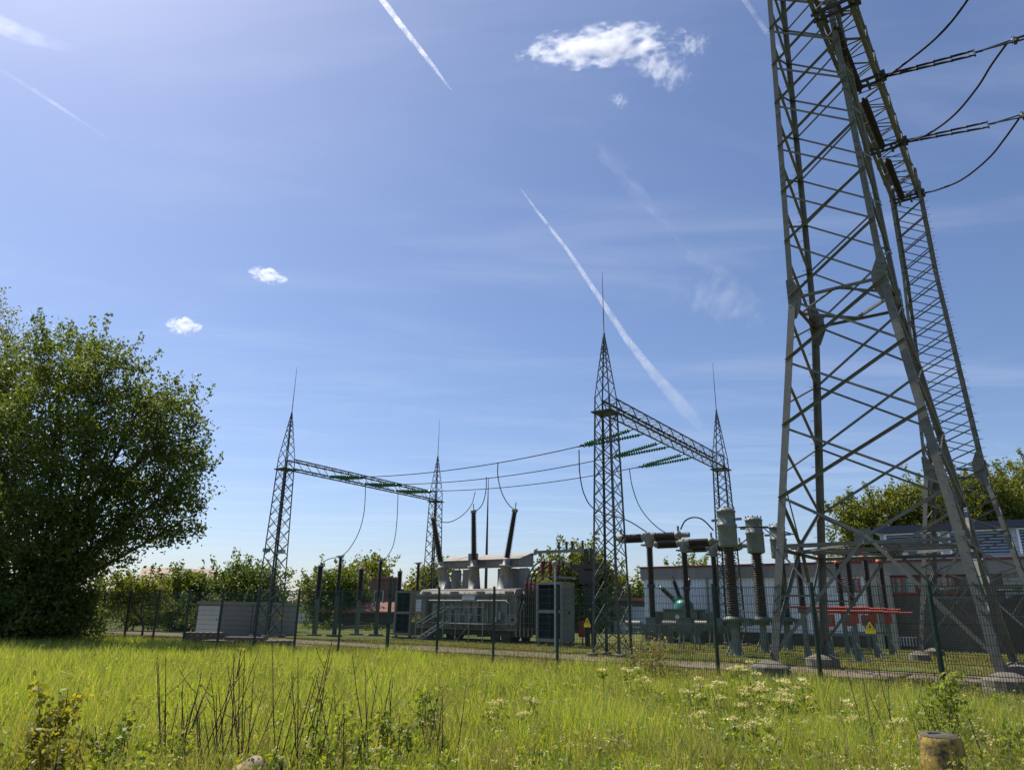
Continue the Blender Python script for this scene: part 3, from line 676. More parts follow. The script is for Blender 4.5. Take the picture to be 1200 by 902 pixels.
# ------------------------------------------------------------------ instrument transformers
def ct(label, a, b):
    t = thing('instrument_transformer', label, 'current transformer', a, b, 0, 'ribbed instrument transformers')
    mb = MB(); mb.lathe((0, 0, 4.72), (0, 0, 1), [(0, .3), (.03, .40), (.1, .43), (.12, .43), (.95, .43), (.98, .46), (1.05, .46), (1.08, .41), (1.6, .41), (1.62, .44), (1.68, .44), (1.76, .36), (1.84, .22), (1.87, .1)], 24)
    for k in range(10): mb.lathe((.38*math.cos(k*.628), .44*math.sin(k*.628), 6.5), (0, 0, 1), [(0, .03), (.08, .03)], 6)
    hd = mb.build('tank_head', M['eqgreen'], t)
    for s in (-1, 1): mb = MB(); mb.box(s*.56-.14, s*.56+.14, -.09, .09, 5.95, 6.05); mb.build('terminal', M['cast'], hd)
    mb = MB(); mb.sheds((0, 0, 1.72), (0, 0, 4.72), .225, .325, .1, 20, .9); mb.build('insulator', M['porc'], t)
    mb = MB(); mb.lathe((0, 0, 1.3), (0, 0, 1), [(0, .34), (.16, .34), (.16, .5), (.34, .5), (.36, .36), (.42, .3)], 16); mb.box(-.75, -.45, -.2, .2, 1.3, 1.62); mb.box(.45, .75, -.2, .2, 1.3, 1.62); mb.build('base_tank', M['eqdark'], t)
    mb = MB(); mb.box(-.4, .4, -.35, .35, 0, .05); mb.lathe((0, 0, .05), (0, 0, 1), [(0, .24), (.1, .2), (1.25, .17)], 8, False)
    for s in (-1, 1): mb.bar((s*.12, 0, .75), (s*.38, -.25, .05), .06)
    mb.build('pedestal', M['eqgreen'], t)
    return t
c_ = ct('nearest brown ribbed instrument transformer with grey green head, tallest in view', -12, 32.8)
dup(c_, -12, 36.65, 0, 'second brown ribbed instrument transformer, just left of the big pylon leg')
dup(c_, -12, 40.5, 0, 'third brown ribbed instrument transformer, partly hidden behind the big pylon leg')
dropper([(797.6, 620), (803, 610), (813, 606), (824, 609), (836, 621)], 33.2, 32.8, 'arched copper coloured cable from nearest breaker to nearest instrument transformer', .035)
dropper([(851, 634), (862, 640), (872, 634), (880, 627)], 36.85, 36.65, 'short cable from middle breaker to second instrument transformer', .03)
dropper([(860, 618), (877, 617), (902, 618), (930, 626)], 32.8, 33.2, 'nearly level cable running right from nearest instrument transformer', .03)
dropper([(886, 614), (893, 617), (905, 627), (925, 644), (940, 650)], 36.65, 33.2, 'drooping cable from second instrument transformer to the disconnectors', .03)
dropper([(912, 640), (930, 640), (955, 640), (985, 641)], 40.5, 36.7, 'cable from third instrument transformer to middle disconnector', .03)
# ------------------------------------------------------------------ disconnectors with red operating gear
def disconnector(label, b, sign=False):
    t = thing('disconnector', label, 'disconnector', -8.1, b, 0, 'red framed disconnectors')
    for s in (-1, 1):
        mb = MB(); mb.bar((s*1.0, 0, 0), (s*1.0, 0, 1.9), .24, .16); mb.bar((s*1.0, -.1, .8), (s*1.0+.3, -.45, .03), .08); mb.bar((s*1.0, .1, .8), (s*1.0-.1, .45, .03), .08); mb.box(s-.35, s+.35, -.45, .45, 0, .05); mb.build('pedestal', M['eqgreen'], t)
        mb = MB(); mb.sheds((s*1.0, 0, 2.18), (s*1.0+s*.02, 0, 4.4), .11, .165, .085, 14); i_ = mb.build('insulator', M['porcdark'], t)
        mb = MB(); mb.lathe((s, 0, 4.4), (0, 0, 1), [(0, .16), (.12, .16), (.14, .08), (.2, .08)], 12); mb.build('insulator_cap', M['orange'], i_)
        mb = MB(); mb.lathe((s, 0, 1.9), (0, 0, 1), [(0, .2), (.1, .24), (.2, .24), (.28, .15)], 12); mb.build('bearing', M['eqdark'], t)
        mb = MB(); mb.tube([(s*1.4, 0, 4.68), (s*.02, 0, 4.68)], .05, 8); mb.box(s*1.1-.14, s*1.1+.14, -.1, .1, 4.56, 4.66); mb.build('contact_arm', M['cast'], t)
    mb = MB(); mb.tube([(-1.7, -.28, 2.12), (1.7, -.28, 2.12)], .04, 8); mb.tube([(-1.1, -.36, 1.98), (2.2, -.36, 1.98)], .035, 8); mb.box(-1.2, 1.2, -.12, .12, 1.92, 2.0); mb.build('operating_rod', M['red'], t)
    mb = MB(); mb.box(-.1, .28, -.4, -.1, 1.35, 1.85); mb.build('drive_box', M['red'], t); mb = MB(); mb.box(.95, 1.25, -.5, -.25, 1.5, 1.88); mb.build('drive_box', M['red'], t); mb = MB(); mb.box(.72, .78, -.42, -.34, 1.3, 1.9); mb.tube([(.75, -.38, 1.3), (.75, -.38, .3)], .02, 6); mb.box(-.02, .2, -.405, -.401, 1.5, 1.7); mb.build('drive_lever', M['eqdark'], t)
    mb = MB(); mb.bar((-1, 0, 1.0), (1, 0, 1.0), .06); mb.tube([(.1, -.2, 1.25), (.1, -.2, 0)], .03, 6); mb.build('tie_bar', M['eqgreen'], t)
disconnector('nearest red framed disconnector on green pedestals, behind the left pylon legs', 33.3)
disconnector('middle red framed disconnector on green pedestals, between the other two', 36.9)
disconnector('rear red framed disconnector on green pedestals, closest to the brick wall', 40.4)
# ------------------------------------------------------------------ auxiliary transformer
q = onB(803, 740, 44.2)
t = thing('auxiliary_transformer', 'small grey green transformer with teal turret and three splayed black bushings, behind the breakers', 'transformer', q.x, 44.2)
mb = MB(); mb.box(-1.1, 1.1, -.6, .8, .9, 2.0); mb.box(-1.2, 1.2, -.7, .9, 2.0, 2.08); mb.build('tank', M['eqgreen'], t)
for s in (-1, 1):
    mb = MB()
    for i in range(7): mb.box(s*1.2+s*i*.1-.03, s*1.2+s*i*.1+.03, -.5, .7, 1.0, 1.9)
    mb.build('radiator', M['eqgreen'], t)
mb = MB()
for x in (-.8, .8): mb.box(x-.25, x+.25, -.5, .6, .0, .9)
mb.box(-.55, .55, -.3, .4, .3, .9); mb.build('plinth_frame', M['eqdark'], t)
mb = MB(); mb.lathe((0, 0, 2.08), (0, 0, 1), [(0, .62), (.3, .6), (.5, .42), (.6, .2)], 16)
ax = [Vector((-.8, -.1, .75)), Vector((-.28, -.1, 1.)), Vector((.25, 0, 1.))]
for d in ax: u = d.normalized(); mb.lathe(Vector((d.x*.4, 0, 2.35)), u, [(0, .2), (.5, .17)], 10)
mb.build('turret', M['teal'], t)
for d in ax:
    u = d.normalized(); p = Vector((d.x*.4, 0, 2.35))+u*.5; mb = MB(); mb.sheds(p, p+u*.95, .1, .17, .09, 12); mb.lathe(p+u*.95, u, [(0, .1), (.12, .1), (.14, .04), (.35, .03)], 8); mb.build('bushing', M['porcdark'], t)
mb = MB(); mb.lathe((-.2, -.605, 1.6), (0, -1, 0), [(0, .14), (.03, .14), (.035, .1)], 14); mb.build('gauge', M['signw'], t)
# ------------------------------------------------------------------ post insulators under the left gantry
def tallpost(label, a, b):
    t = thing('post_insulator', label, 'insulator post', a, b, 0, 'tall slim insulator posts')
    mb = MB(); mb.bar((0, 0, 0), (0, 0, 2.6), .2, .2); mb.box(-.45, .45, -.3, .3, 0, .1); mb.bar((-.2, 0, .08), (0, 0, .9), .06); mb.bar((.2, 0, .08), (0, 0, .9), .06); mb.build('pedestal', M['gantry'], t)
    mb = MB(); mb.sheds((0, 0, 2.6), (0, 0, 5.2), .1, .15, .085, 12); mb.build('insulator', M['porcdark'], t)
    mb = MB(); mb.box(-.2, .2, -.1, .1, 5.2, 5.3); mb.bar((-.5, 0, 5.3), (.4, 0, 5.34), .05); mb.build('clamp', M['cast'], t); return t
def shortpost(label, a, b):
    t = thing('surge_arrester', label, 'surge arrester', a, b, 0, 'shorter thick arresters')
    mb = MB(); mb.bar((0, 0, 0), (0, 0, 2.4), .24, .24); mb.box(-.4, .4, -.3, .3, 0, .1); mb.build('pedestal', M['eqdark'], t)
    mb = MB(); mb.sheds((0, 0, 2.45), (0, 0, 4.6), .16, .22, .09, 14); mb.build('insulator', M['porcdark'], t)
    mb = MB(); mb.lathe((0, 0, 4.6), (0, 0, 1), [(0, .2), (.12, .2), (.14, .06), (.3, .05)], 12); mb.build('cap', M['cast'], t); return t
tp = tallpost('tall slim dark insulator post under the near half of the left gantry beam', -40, 33.5)
dup(tp, -40, 37.3, 0, 'tall slim dark insulator post just left of the corner fence post'); dup(tp, -40, 41.3, 0, 'tall slim dark insulator post mostly hidden behind the transformer')
sp = shortpost('thick short dark arrester beside the left gantry tower, first of its row', -41.6, 33.1)
dup(sp, -41.6, 36.9, 0, 'thick short dark arrester in the middle of its row'); dup(sp, -41.6, 40.9, 0, 'thick short dark arrester by the corner fence post, last of its row')
dropper([(428.5, 564), (427, 597), (421, 622), (410, 642), (400, 652)], 33.4, 33.5, 'dropper cable curving from left gantry beam to first tall post', .026)
dropper([(466.5, 577), (465, 612), (461, 638), (453, 653), (447, 661)], 37.2, 37.3, 'dropper cable curving from left gantry beam to second tall post', .026)
dropper([(398, 653), (390, 653.5), (381, 657), (374, 667)], 33.5, 33.1, 'short arched cable between first tall post and first arrester', .026)
# ------------------------------------------------------------------ kiosk, pallets
ka = -43.3; k0 = onA(258.5, 730, ka); k1 = onA(347, 730, ka); ke = onB(229, 730, k0.y)
t = thing('concrete_kiosk', 'low grey concrete kiosk with a white door, behind the left fence', 'kiosk', ka, k0.y)
w = ka-ke.x; Lk = k1.y-k0.y; h = 2.08
mb = MB(); mb.box(-w, 0, 0, Lk, -.1, h-.12); mb.build('wall', M['kiosk'], t)
mb = MB(); mb.box(-w-.08, .08, -.08, Lk+.08, h-.118, h+.06); mb.build('roof_slab', M['kiosk'], t)
mb = MB(); mb.box(-w+.18, -.22, -.035, -.003, .12, h-.22); d_ = mb.build('door', M['white'], t)
mb = MB(); mb.box(-w+.08, -w+.176, -.05, -.003, .05, h-.14); mb.box(-.216, -.12, -.05, -.003, .05, h-.14); mb.build('door_frame', M['darksteel'], t)
mb = MB(); mb.box(-.5, -.38, -.07, -.036, 1.0, 1.06); mb.build('handle', M['darksteel'], d_)
mb = MB(); mb.prism((.004, Lk*.78, 1.05), (.018, Lk*.78, 1.05), [(-.28, 0), (.28, 0), (0, .5)], (0, 1, 0), (0, 0, 1)); mb.build('hazard_plate', M['yellow'], t)
mb = MB(); mb.prism((.019, Lk*.78, 1.1), (.022, Lk*.78, 1.1), [(.02, .34), (-.06, .17), (.0, .17), (-.03, .04), (.07, .21), (.01, .21)], (0, 1, 0), (0, 0, 1)); mb.build('hazard_symbol', M['black'], t)
mb = MB()
for y in (Lk*.38, Lk*.58): mb.box(.003, .02, y-.02, y+.02, 0, h-.13)
mb.build('wall_joint', M['darksteel'], t)
R_ = random.Random(5)
def pallet(label, px, py, n, rz):
    p = gr(px, py); t = thing_w('timber_pallet', label, 'pallet', p, 'timber pallets by the kiosk', rz)
    for k in range(n):
        z = k*.15
        mb = MB()
        for y in (-.5, 0, .5): mb.box(-.9, .9, y-.05, y+.05, z, z+.1)
        mb.build('bearer', M['wood'], t)
        mb = MB()
        for x in (-.8, -.5, -.2, .1, .4, .7): mb.box(x-.09, x+.12, -.58, .58, z+.102, z+.13)
        mb.build('deck', M['wood'], t)
for a in (('dark timber pallet stack beneath the kiosk door', 238, 755, 4, .2), ('timber pallet stack below the left part of the kiosk wall', 262, 757, 2, -.3), ('timber pallet stack in front of the gantry tower foot', 288, 757, 3, .1),
          ('pale timber pallet at the right end of the kiosk row', 318, 757, 2, .5), ('low weathered pallet lying left of the kiosk', 195, 757.5, 1, .4)): pallet(*a)
mb = MB()
for i in range(5): mb.box(-1.1+R_.uniform(-.2, .2), 1.1, -.4+i*.17, -.27+i*.17, R_.uniform(0, .05), .1)
tag(mb.build('plank_pile', M['wood'], None, gr(178, 757)), 'few weathered planks lying behind the fence below the big tree', 'planks')

# ------------------------------------------------------------------ the long switchgear building
WB = 46.8
xa = lambda px, b=WB: onB(px, 700, b).x
A0, A1, A2, A3 = xa(755), xa(1044), xa(1179), 22.
t = thing('switchgear_building', 'long low switchgear building with white cladding, brick wall, concrete fascia and red trim', 'building', A0, WB)
L1_, L2_, L3_ = A1-A0, A2-A0, A3-A0
mb = MB(); n = int(L1_/.24)
prof = []
for i in range(n):
    x = L1_*i/n; g = L1_/n; prof += [(x, .0), (x+g*.5, 0), (x+g*.58, .055), (x+g*.92, .055)]
prof.append((L1_, 0)); m_ = len(prof)
mb.add([(x, y, .75) for x, y in prof]+[(x, y, 4.05) for x, y in prof], [(i, i+1, m_+i+1, m_+i) for i in range(m_-1)])
M['clad'] = mat('white corrugated cladding', (.80, .83, .90), .45, .06, 1.5, streak=True, dirt=(.55, .57, .62), dirt_amt=.5)
mb.build('cladding', M['clad'], t)
mb = MB(); mb.box(0, L1_, .06, 12, .0, 4.05); mb.box(-.02, .0, .06, 12, .0, 4.0); mb.build('core_wall', M['clad'], t)
mb = MB(); mb.box(-.04, L1_-.002, -.03, .055, -.1, .748); mb.build('plinth', M['plinth'], t)
mb = MB(); mb.box(-.15, L3_, -.16, 12.2, 4.052, 4.78)
mb.build('fascia', M['fascia'], t)
mb = MB(); mb.box(-.2, L3_, -.22, 12.3, 4.782, 4.9); mb.build('roof_trim', M['redtrim'], t)
mb = MB(); mb.box(.0, L3_-.1, .0, 12.1, 4.85, 4.915); mb.build('roof_deck', M['fascia'], t)
mb = MB(); mb.box(L1_, L2_, 0, 12, -.1, 4.05); mb.build('brick_wall', M['brick'], t)
mb = MB(); mb.box(L2_, L3_, -.03, 12, -.1, 4.05); mb.build('block_wall', M['greyblock'], t)
mb = MB(); z = [(-1.1*math.cos(k*math.pi/12), 1.9+1.1*math.sin(k*math.pi/12)) for k in range(13)]
mb.prism((L2_+.7, -.06, 0), (L2_+.7, -.034, 0), [(-1.1, -.05)]+z+[(1.1, -.05)], (1, 0, 0), (0, 0, 1)); mb.build('dark_arch', M['plinth'], t)  # flat dark arched panel on the block wall, next to the brick
for x in (xa(1026)-A0, xa(1012)-A0+1.35):
    mb = MB(); mb.box(x-.22, x+.22, -.4, -.035, 0, 4.05); mb.build('pilaster', M['pilaster'], t)
def window(px0, px1, z0, z1, n):
    x0, x1 = xa(px0)-A0, xa(px1)-A0; f = MB()
    f.box(x0-.08, x1+.08, -.06, -.012, z1, z1+.08); f.box(x0-.08, x1+.08, -.06, -.012, z0-.09, z0)
    for i in range(n+1):
        x = x0+(x1-x0)*i/n; f.box(x-.045, x+.045, -.06, -.012, z0+.001, z1-.001)
    w_ = f.build('window', M['red'], t)
    for i in range(n):
        g = MB(); a, b = x0+(x1-x0)*i/n+.046, x0+(x1-x0)*(i+1)/n-.046; g.box(a, b, -.03, -.014, z0, z1); g.build('pane', M['glass'], w_)
        g = MB(); g.box(a, b, -.045, -.031, (z0+z1)/2+.1, (z0+z1)/2+.14); g.build('glazing_bar', M['red'], w_)
zt_, zb_ = 3.88, 3.12
for a in ((983, 1009, zb_+.1, zt_-.05, 2), (1043, 1075, zb_, zt_, 2), (1098, 1122, zb_, zt_, 3), (1138, 1152, zb_, zt_, 1)): window(*a)
mb = MB(); x = xa(1057)-A0
for i in range(6): mb.box(x-.4+i*.15, x-.36+i*.15, -.05, -.003, .25, .7)
mb.box(x-.45, x+.45, -.06, -.003, .7, .74); mb.build('vent_grille', M['signw'], t)
mb = MB(); mb.tube([(L1_*.30, -.07, .2), (L1_*.30, -.07, 4.04)], .07, 8); mb.tube([(L1_*.62, -.07, .75), (L1_*.62, -.07, 4.04)], .06, 8); mb.build('downpipe', M['trafo'], t)
u0 = xa(1041, WB+2.2)-A0
mb = MB(); mb.box(u0, L3_, 2.2, 11, 4.9, 6.65); mb.build('upper_wall', M['louvre'], t)
mb = MB(); mb.box(u0-.25, L3_, 1.9, 11.3, 6.652, 7.05); mb.build('upper_roof', M['roofdark'], t)
x = u0+.25
while x < L3_-3:
    f = MB(); f.box(x, x+.12, 2.1, 2.198, 5.2, 6.55); f.box(x+2.88, x+3.0, 2.1, 2.198, 5.2, 6.55); f.box(x, x+3.0, 2.12, 2.196, 6.52, 6.6)
    lv = f.build('louvre_bank', M['signw'], t); g = MB()
    for k in range(8): z = 5.22+k*.165; g.prism((x+.13, 0, 0), (x+2.87, 0, 0), [(2.06, z), (2.08, z-.01), (2.19, z+.08), (2.17, z+.09)], (0, 1, 0), (0, 0, 1))
    g.build('louvre_slats', M['louvre'], lv)
    g = MB(); g.box(x+.13, x+2.87, 2.191, 2.198, 5.2, 6.55); g.build('louvre_backing', M['roofdark'], lv); x += 3.35
mb = MB(); mb.tube([(L1_*.58, 1.2, 5.0), (L1_*.58, 1.2, 6.3)], .03, 6); mb.build('roof_aerial', M['darksteel'], t)

def house(label, P, w, d, h, wm, rm, pitch=0., name='house', cat='building', nwin=0, rz=-TH, doors=0):
    t = thing_w(name, label, cat, P, None, rz)
    mb = MB(); mb.box(-w/2, w/2, 0, d, -.1, h)
    if pitch: mb.prism((-w/2, 0, 0), (w/2, 0, 0), [(0, h), (d, h), (d/2, h+pitch*.96)], (0, 1, 0), (0, 0, 1))
    mb.build('wall', wm, t); mb = MB()
    if pitch:
        e = .35; mb.prism((-w/2-.3, 0, 0), (w/2+.3, 0, 0), [(-e, h-e*pitch/d*2), (d/2, h+pitch), (d+e, h-e*pitch/d*2), (d+e, h-e*pitch/d*2+.15), (d/2, h+pitch+.16), (-e, h-e*pitch/d*2+.15)], (0, 1, 0), (0, 0, 1))
    else: mb.box(-w/2-.2, w/2+.2, -.2, d+.2, h+.002, h+.28)
    mb.build('roof', rm, t)
    for i in range(nwin):
        x = -w/2+w*(i+.5)/nwin; mb = MB(); mb.box(x-.55, x+.55, -.05, -.003, h*.45, h*.75); wd = mb.build('window', M['white'], t)
        mb = MB(); mb.box(x-.47, x+.47, -.06, -.051, h*.45+.08, h*.75-.08); mb.build('pane', M['glass'], wd)
    for i in range(doors):
        x = -w/2+w*(i+.5)/doors; mb = MB(); mb.box(x-w/doors*.42, x+w/doors*.42, -.05, -.003, .05, h*.82); mb.build('door', M['louvre'], t)
    return t
P = at(414, 745, 88); P.z = 0; house('flat roofed red brick house between the trees left of centre', P, 8.0, 7, 5.3, M['brickred'], M['rooftile'], 0., nwin=3, rz=0)
P = at(428, 745, 74); P.z = 0; house('long low outbuilding with reddish pitched roof in front of the brick house', P, 9, 4, 1.6, M['plinth'], M['rooftile'], .8, 'outbuilding', nwin=0, rz=0)
P = at(194, 745, 78); P.z = 0; house('red walled house with tan roof peeping beside the big tree', P, 7, 7, 3.8, M['brickred'], M['rooftan'], 1.9, nwin=2, rz=.3)
P = at(372, 745, 95); P.z = 0; house('small white house far behind the arrester posts', P, 6, 6, 2.7, M['white'], M['rooftile'], 1.5, nwin=3, rz=0)
q = onB(728, 740, 62); house('long shed with pale doors and reddish eaves beyond the central gantry', W(q.x, 62), 13, 5, 2.9, M['plinth'], M['rooftile'], 0., 'garage_row', 'shed', 0, -TH, 7)

# ------------------------------------------------------------------ wire mesh fence
FR = [Vector((9.05+1.904*k, 15.8-1.544*k, 0)) for k in (2, 1)]+[Vector((9.05-1.904*k, 15.8+1.544*k, 0)) for k in range(0, 8)]
FL = [Vector((-4.27-2.034*k, 26.6+1.372*k, 0)) for k in range(0, 17)]
FH = 2.42
def fence(label, pts, first_last):
    t = thing_w('mesh_fence', label, 'fence', pts[0]); o = pts[0]
    for i, p in enumerate(pts):
        if i == 0 and not first_last: continue
        p = p-o; mb = MB(); h = FH+.1
        if (pts[i]-Vector((-4.27, 26.6, 0))).length < .1: mb.box(p.x-.06, p.x+.06, p.y-.06, p.y+.06, -.1, h+.35)
        else: mb.box(p.x-.038, p.x+.038, p.y-.038, p.y+.038, -.1, h)
        for z in (.3, 1.2, 2.2): mb.box(p.x-.045, p.x+.045, p.y-.06, p.y-.031, z, z+.06)
        mb.build('post', M['fence'], t)
    for p, q in zip(pts, pts[1:]):
        p = p-o; q = q-o; d = q-p; n = Vector((d.y, -d.x, 0)).normalized()*.045
        mb = MB(); k = 49
        for i in range(1, k):
            c = p+d*i/k-n; r = .0052
            mb.add([(c.x-r, c.y-r, .05), (c.x+r, c.y-r, .05), (c.x, c.y+r, .05), (c.x-r, c.y-r, FH+.02), (c.x+r, c.y-r, FH+.02), (c.x, c.y+r, FH+.02)], [(0, 1, 4, 3), (1, 2, 5, 4), (2, 0, 3, 5)])
        for i in range(13):
            z = .07+i*.195
            for s in (-1, 1): mb.bar(p-n*(1+s*.14)+Vector((0, 0, z)), q-n*(1+s*.14)+Vector((0, 0, z)), .010 if i not in (3, 12) else .014)
        mb.build('wire_panel', M['fence'], t)
    return t
fence('dark green wire mesh fence running from the right edge to the thick corner post', FR, True)
fence('dark green wire mesh fence running left from the corner post past the kiosk', FL, False)
def sign(px, py, ptA, ptB, label, lines):
    # hung on the meadow side of the fence
    d = (ptB-ptA).normalized(); r = ray(px, py); n = Vector((d.y, -d.x, 0)); 
    if n.y > 0: n = -n
    Y = (ptA.dot(n))/(r[0]*n.x+n.y); P = Vector((r[0]*Y, Y, EYE+r[1]*Y))+n*.1
    t = thing_w('warning_sign', label, 'warning sign', P, 'yellow high voltage signs on the fence')
    dd = d if d.x > 0 else -d; sc = .42 if lines else .38
    SS = lambda L: [(x*sc, y*sc) for x, y in L]
    mb = MB()
    if lines: mb.prism(Vector((0, 0, 0)), n*.012, SS([(-.26, -.3), (.26, -.3), (.26, -.1), (.2, -.06), (.03, .28), (-.03, .28), (-.2, -.06), (-.26, -.1)]), d, (0, 0, 1))
    else: mb.prism(Vector((0, 0, 0)), n*.012, SS([(-.21, -.17), (.21, -.17), (.22, -.13), (.03, .24), (-.03, .24), (-.22, -.13)]), d, (0, 0, 1))
    mb.build('plate', M['yellow'], t)
    mb = MB(); q = n*.0125
    mb.prism(q, q+n*.002, SS([(.02, .16), (-.07, .0), (-.01, .0), (-.04, -.11), (.075, .045), (.015, .045)]), dd, (0, 0, 1))
    mb.build('bolt_symbol', M['black'], t)
    mb = MB()
    for a, b in (((-.17, -.12), (0, .2)), ((0, .2), (.17, -.12)), ((.17, -.12), (-.17, -.12))):
        A_ = q+dd*a[0]*sc+Vector((0, 0, a[1]*sc)); B_ = q+dd*b[0]*sc+Vector((0, 0, b[1]*sc)); mb.bar(A_, B_, .012*sc, .003, n)
    mb.build('triangle_border', M['black'], t)
for a in ((215, 725, FL[11], FL[12], 'yellow warning sign on the fence left of the kiosk', 0), (487, 726, FR[-2], FR[-1], 'yellow warning sign on the fence at the transformer\'s left end', 0),
          (690.5, 729, FR[5], FR[6], 'yellow warning sign on the fence before the gantry tower foot', 1), (1021, 735, FR[2], FR[3], 'yellow warning sign on the fence before the disconnectors', 1)): sign(*a)
p = onB(682, 737, 36); mb = MB(); mb.box(-.18, .18, -.1, .12, -.42, .42); mb.box(-.13, .13, -.115, -.101, -.3, .3); mb.box(-.03, .03, .0, .06, -p.z, -.43)
single(mb, 'hydrant_box', M['red'], 'small red equipment box on a post beside the gantry tower foot', 'box', p.x, p.y, p.z)
# ------------------------------------------------------------------ foliage
BG = 'trees behind the substation'
def unit(n):
    v = RNG.normal(size=(n, 3)); return v/np.linalg.norm(v, axis=1)[:, None]
def leaf_quads(P, size, asp=.55, droop=0.):
    n = len(P); u = unit(n); u[:, 2] -= droop; u /= np.linalg.norm(u, axis=1)[:, None]
    w = np.cross(u, unit(n)); w /= np.linalg.norm(w, axis=1)[:, None]
    s = (size*RNG.uniform(.6, 1.35, n))[:, None]
    V = np.empty((n, 4, 3)); V[:, 0] = P-u*s*.5; V[:, 1] = P+w*s*asp*.5; V[:, 2] = P+u*s*.5; V[:, 3] = P-w*s*asp*.5
    return V.reshape(-1, 3)
def mpp(Y): return Y/FPX*1.02
def tree(name, label, trunk_px, Y, lobes, clusters, per, leaf, m, group=None, cr=.5, stems=1, depth=.8, sprays=0, thick=.22, wood=True, cat='tree', gap=.35):
    if group == BG: clusters = int(clusters*1.5); leaf *= 1.25; gap -= .2
    x0, y0 = trunk_px; B0 = at(x0, y0, Y); B0.z = 0
    t = thing_w(name, label, cat, B0, group); k = mpp(Y)
    LB = []; 
    for (cx, cy, rx, ry) in lobes:
        dy = RNG.uniform(-depth, depth)*rx*k; c = at(cx, cy, Y+dy); LB.append((np.array(c-B0), rx*k, ry*k*1.0))
    vol = np.array([r*r*q for _, r, q in LB]); cnt = RNG.multinomial(clusters, vol**.75/np.sum(vol**.75))
    CP = []
    for (c, rx, ry), nn in zip(LB, cnt):
        d = unit(nn); r = np.clip(RNG.beta(4.0, 1.3, nn), .1, 1)*(1+.16*np.sin(d[:, 0]*5+c[0]*3)*np.cos(d[:, 2]*6+c[2]*2))
        CP.append(c+d*np.stack([rx*r, rx*r, ry*r], 1))
    CP = np.concatenate(CP)
    # leave holes: drop clusters where a coarse wave pattern is low
    f = 2*math.pi/(np.mean([l[1] for l in LB])*1.1); w = np.sin(CP[:, 0]*f+1.3)*np.sin(CP[:, 1]*f*.9+.4)+np.sin(CP[:, 2]*f*1.1+2.+CP[:, 0]*.6)
    CP = CP[(w > -1.1+gap) | (RNG.random(len(CP)) < .35)]
    CP = CP[CP[:, 2] > .15]
    if sprays:
        S = []
        for i in range(sprays):
            c, rx, ry = LB[RNG.integers(len(LB))]
            d = unit(1)[0]; d[2] = abs(d[2])*.8+.25; d /= np.linalg.norm(d); p = c+d*np.array([rx, rx, ry])*.95
            L_ = RNG.uniform(.5, 1.7)*cr*1.6
            dirn = d*.6+np.array([0, 0, .7]); dirn /= np.linalg.norm(dirn)
            S.append(np.stack([p+dirn*L_*j/6+RNG.normal(0, .05*cr, 3) for j in range(7)]))
        SP = np.concatenate(S)
        PS = np.repeat(SP, max(3, per//4), 0)+RNG.normal(0, .17*cr, (len(SP)*max(3, per//4), 3))
    P = np.repeat(CP, per, 0)+RNG.normal(0, cr*.5, (len(CP)*per, 3))*np.array([1, 1, .75])
    if sprays: P = np.concatenate([P, PS])
    P = P[P[:, 2] > .03]
    P = P[P[:, 2] > .03]
    cn = soup('crown', leaf_quads(P, leaf, .6, .25), 4, m, t)
    if wood:
        mb = MB(); rt = thick; rr = random.Random(int(x0*7+Y))
        top = np.mean([l[0] for l in LB], 0)
        for s in range(stems):
            off = Vector((rr.uniform(-.5, .5), rr.uniform(-.5, .5), 0))*(stems > 1)
            idx = [i for i in range(len(LB)) if i % stems == s]
            fork = Vector((top[0]*.25, top[1]*.25, max(.6, top[2]*.42)))+off*1.4
            mb.tube([off-Vector((0, 0, .2)), off*1.1+Vector((0, 0, .4)), off.lerp(fork, .6)+Vector((.08, .05, .1)), fork], [rt*1.3, rt, rt*.85, rt*.72], 9)
            for i in idx:
                c = Vector(LB[i][0]); mid = fork.lerp(c, .5)+Vector((rr.uniform(-.4, .4), rr.uniform(-.4, .4), rr.uniform(-.1, .5)))*LB[i][1]*.3
                mb.tube([fork-Vector((0, 0, .15)), mid, c], [rt*.6, rt*.36, rt*.2], 7)
                near = CP[np.argsort(np.linalg.norm(CP-np.array(c), axis=1))]
                near = near[:max(8, int(len(CP)/len(LB)*.9))]
                for j in rr.sample(range(len(near)), min(len(near), 13)):
                    q = Vector(near[j]); s0 = c.lerp(mid, rr.uniform(0, .7)); m2 = s0.lerp(q, .5)+Vector((rr.uniform(-.2, .2), rr.uniform(-.2, .2), rr.uniform(0, .3)))*LB[i][1]*.3
                    mb.tube([s0, m2, q], [rt*.2, rt*.11, rt*.04], 5, False)
        mb.build('trunk', M['bark'], t)
    return t
rr_ = random.Random(21)
def auto_lobes(px0, px1, ytop, ybot, n, r):
    out = []
    for i in range(n):
        u = rr_.random(); x = px0+(px1-px0)*(.12+.76*u); y = ytop+r*.9+(ybot-ytop-r)*rr_.random()**1.2*(.75)
        edge = abs(u-.5)*2; y += edge*edge*(ybot-ytop)*.25
        out.append((x, y, r*rr_.uniform(.75, 1.2), r*rr_.uniform(.7, 1.05)))
    return out
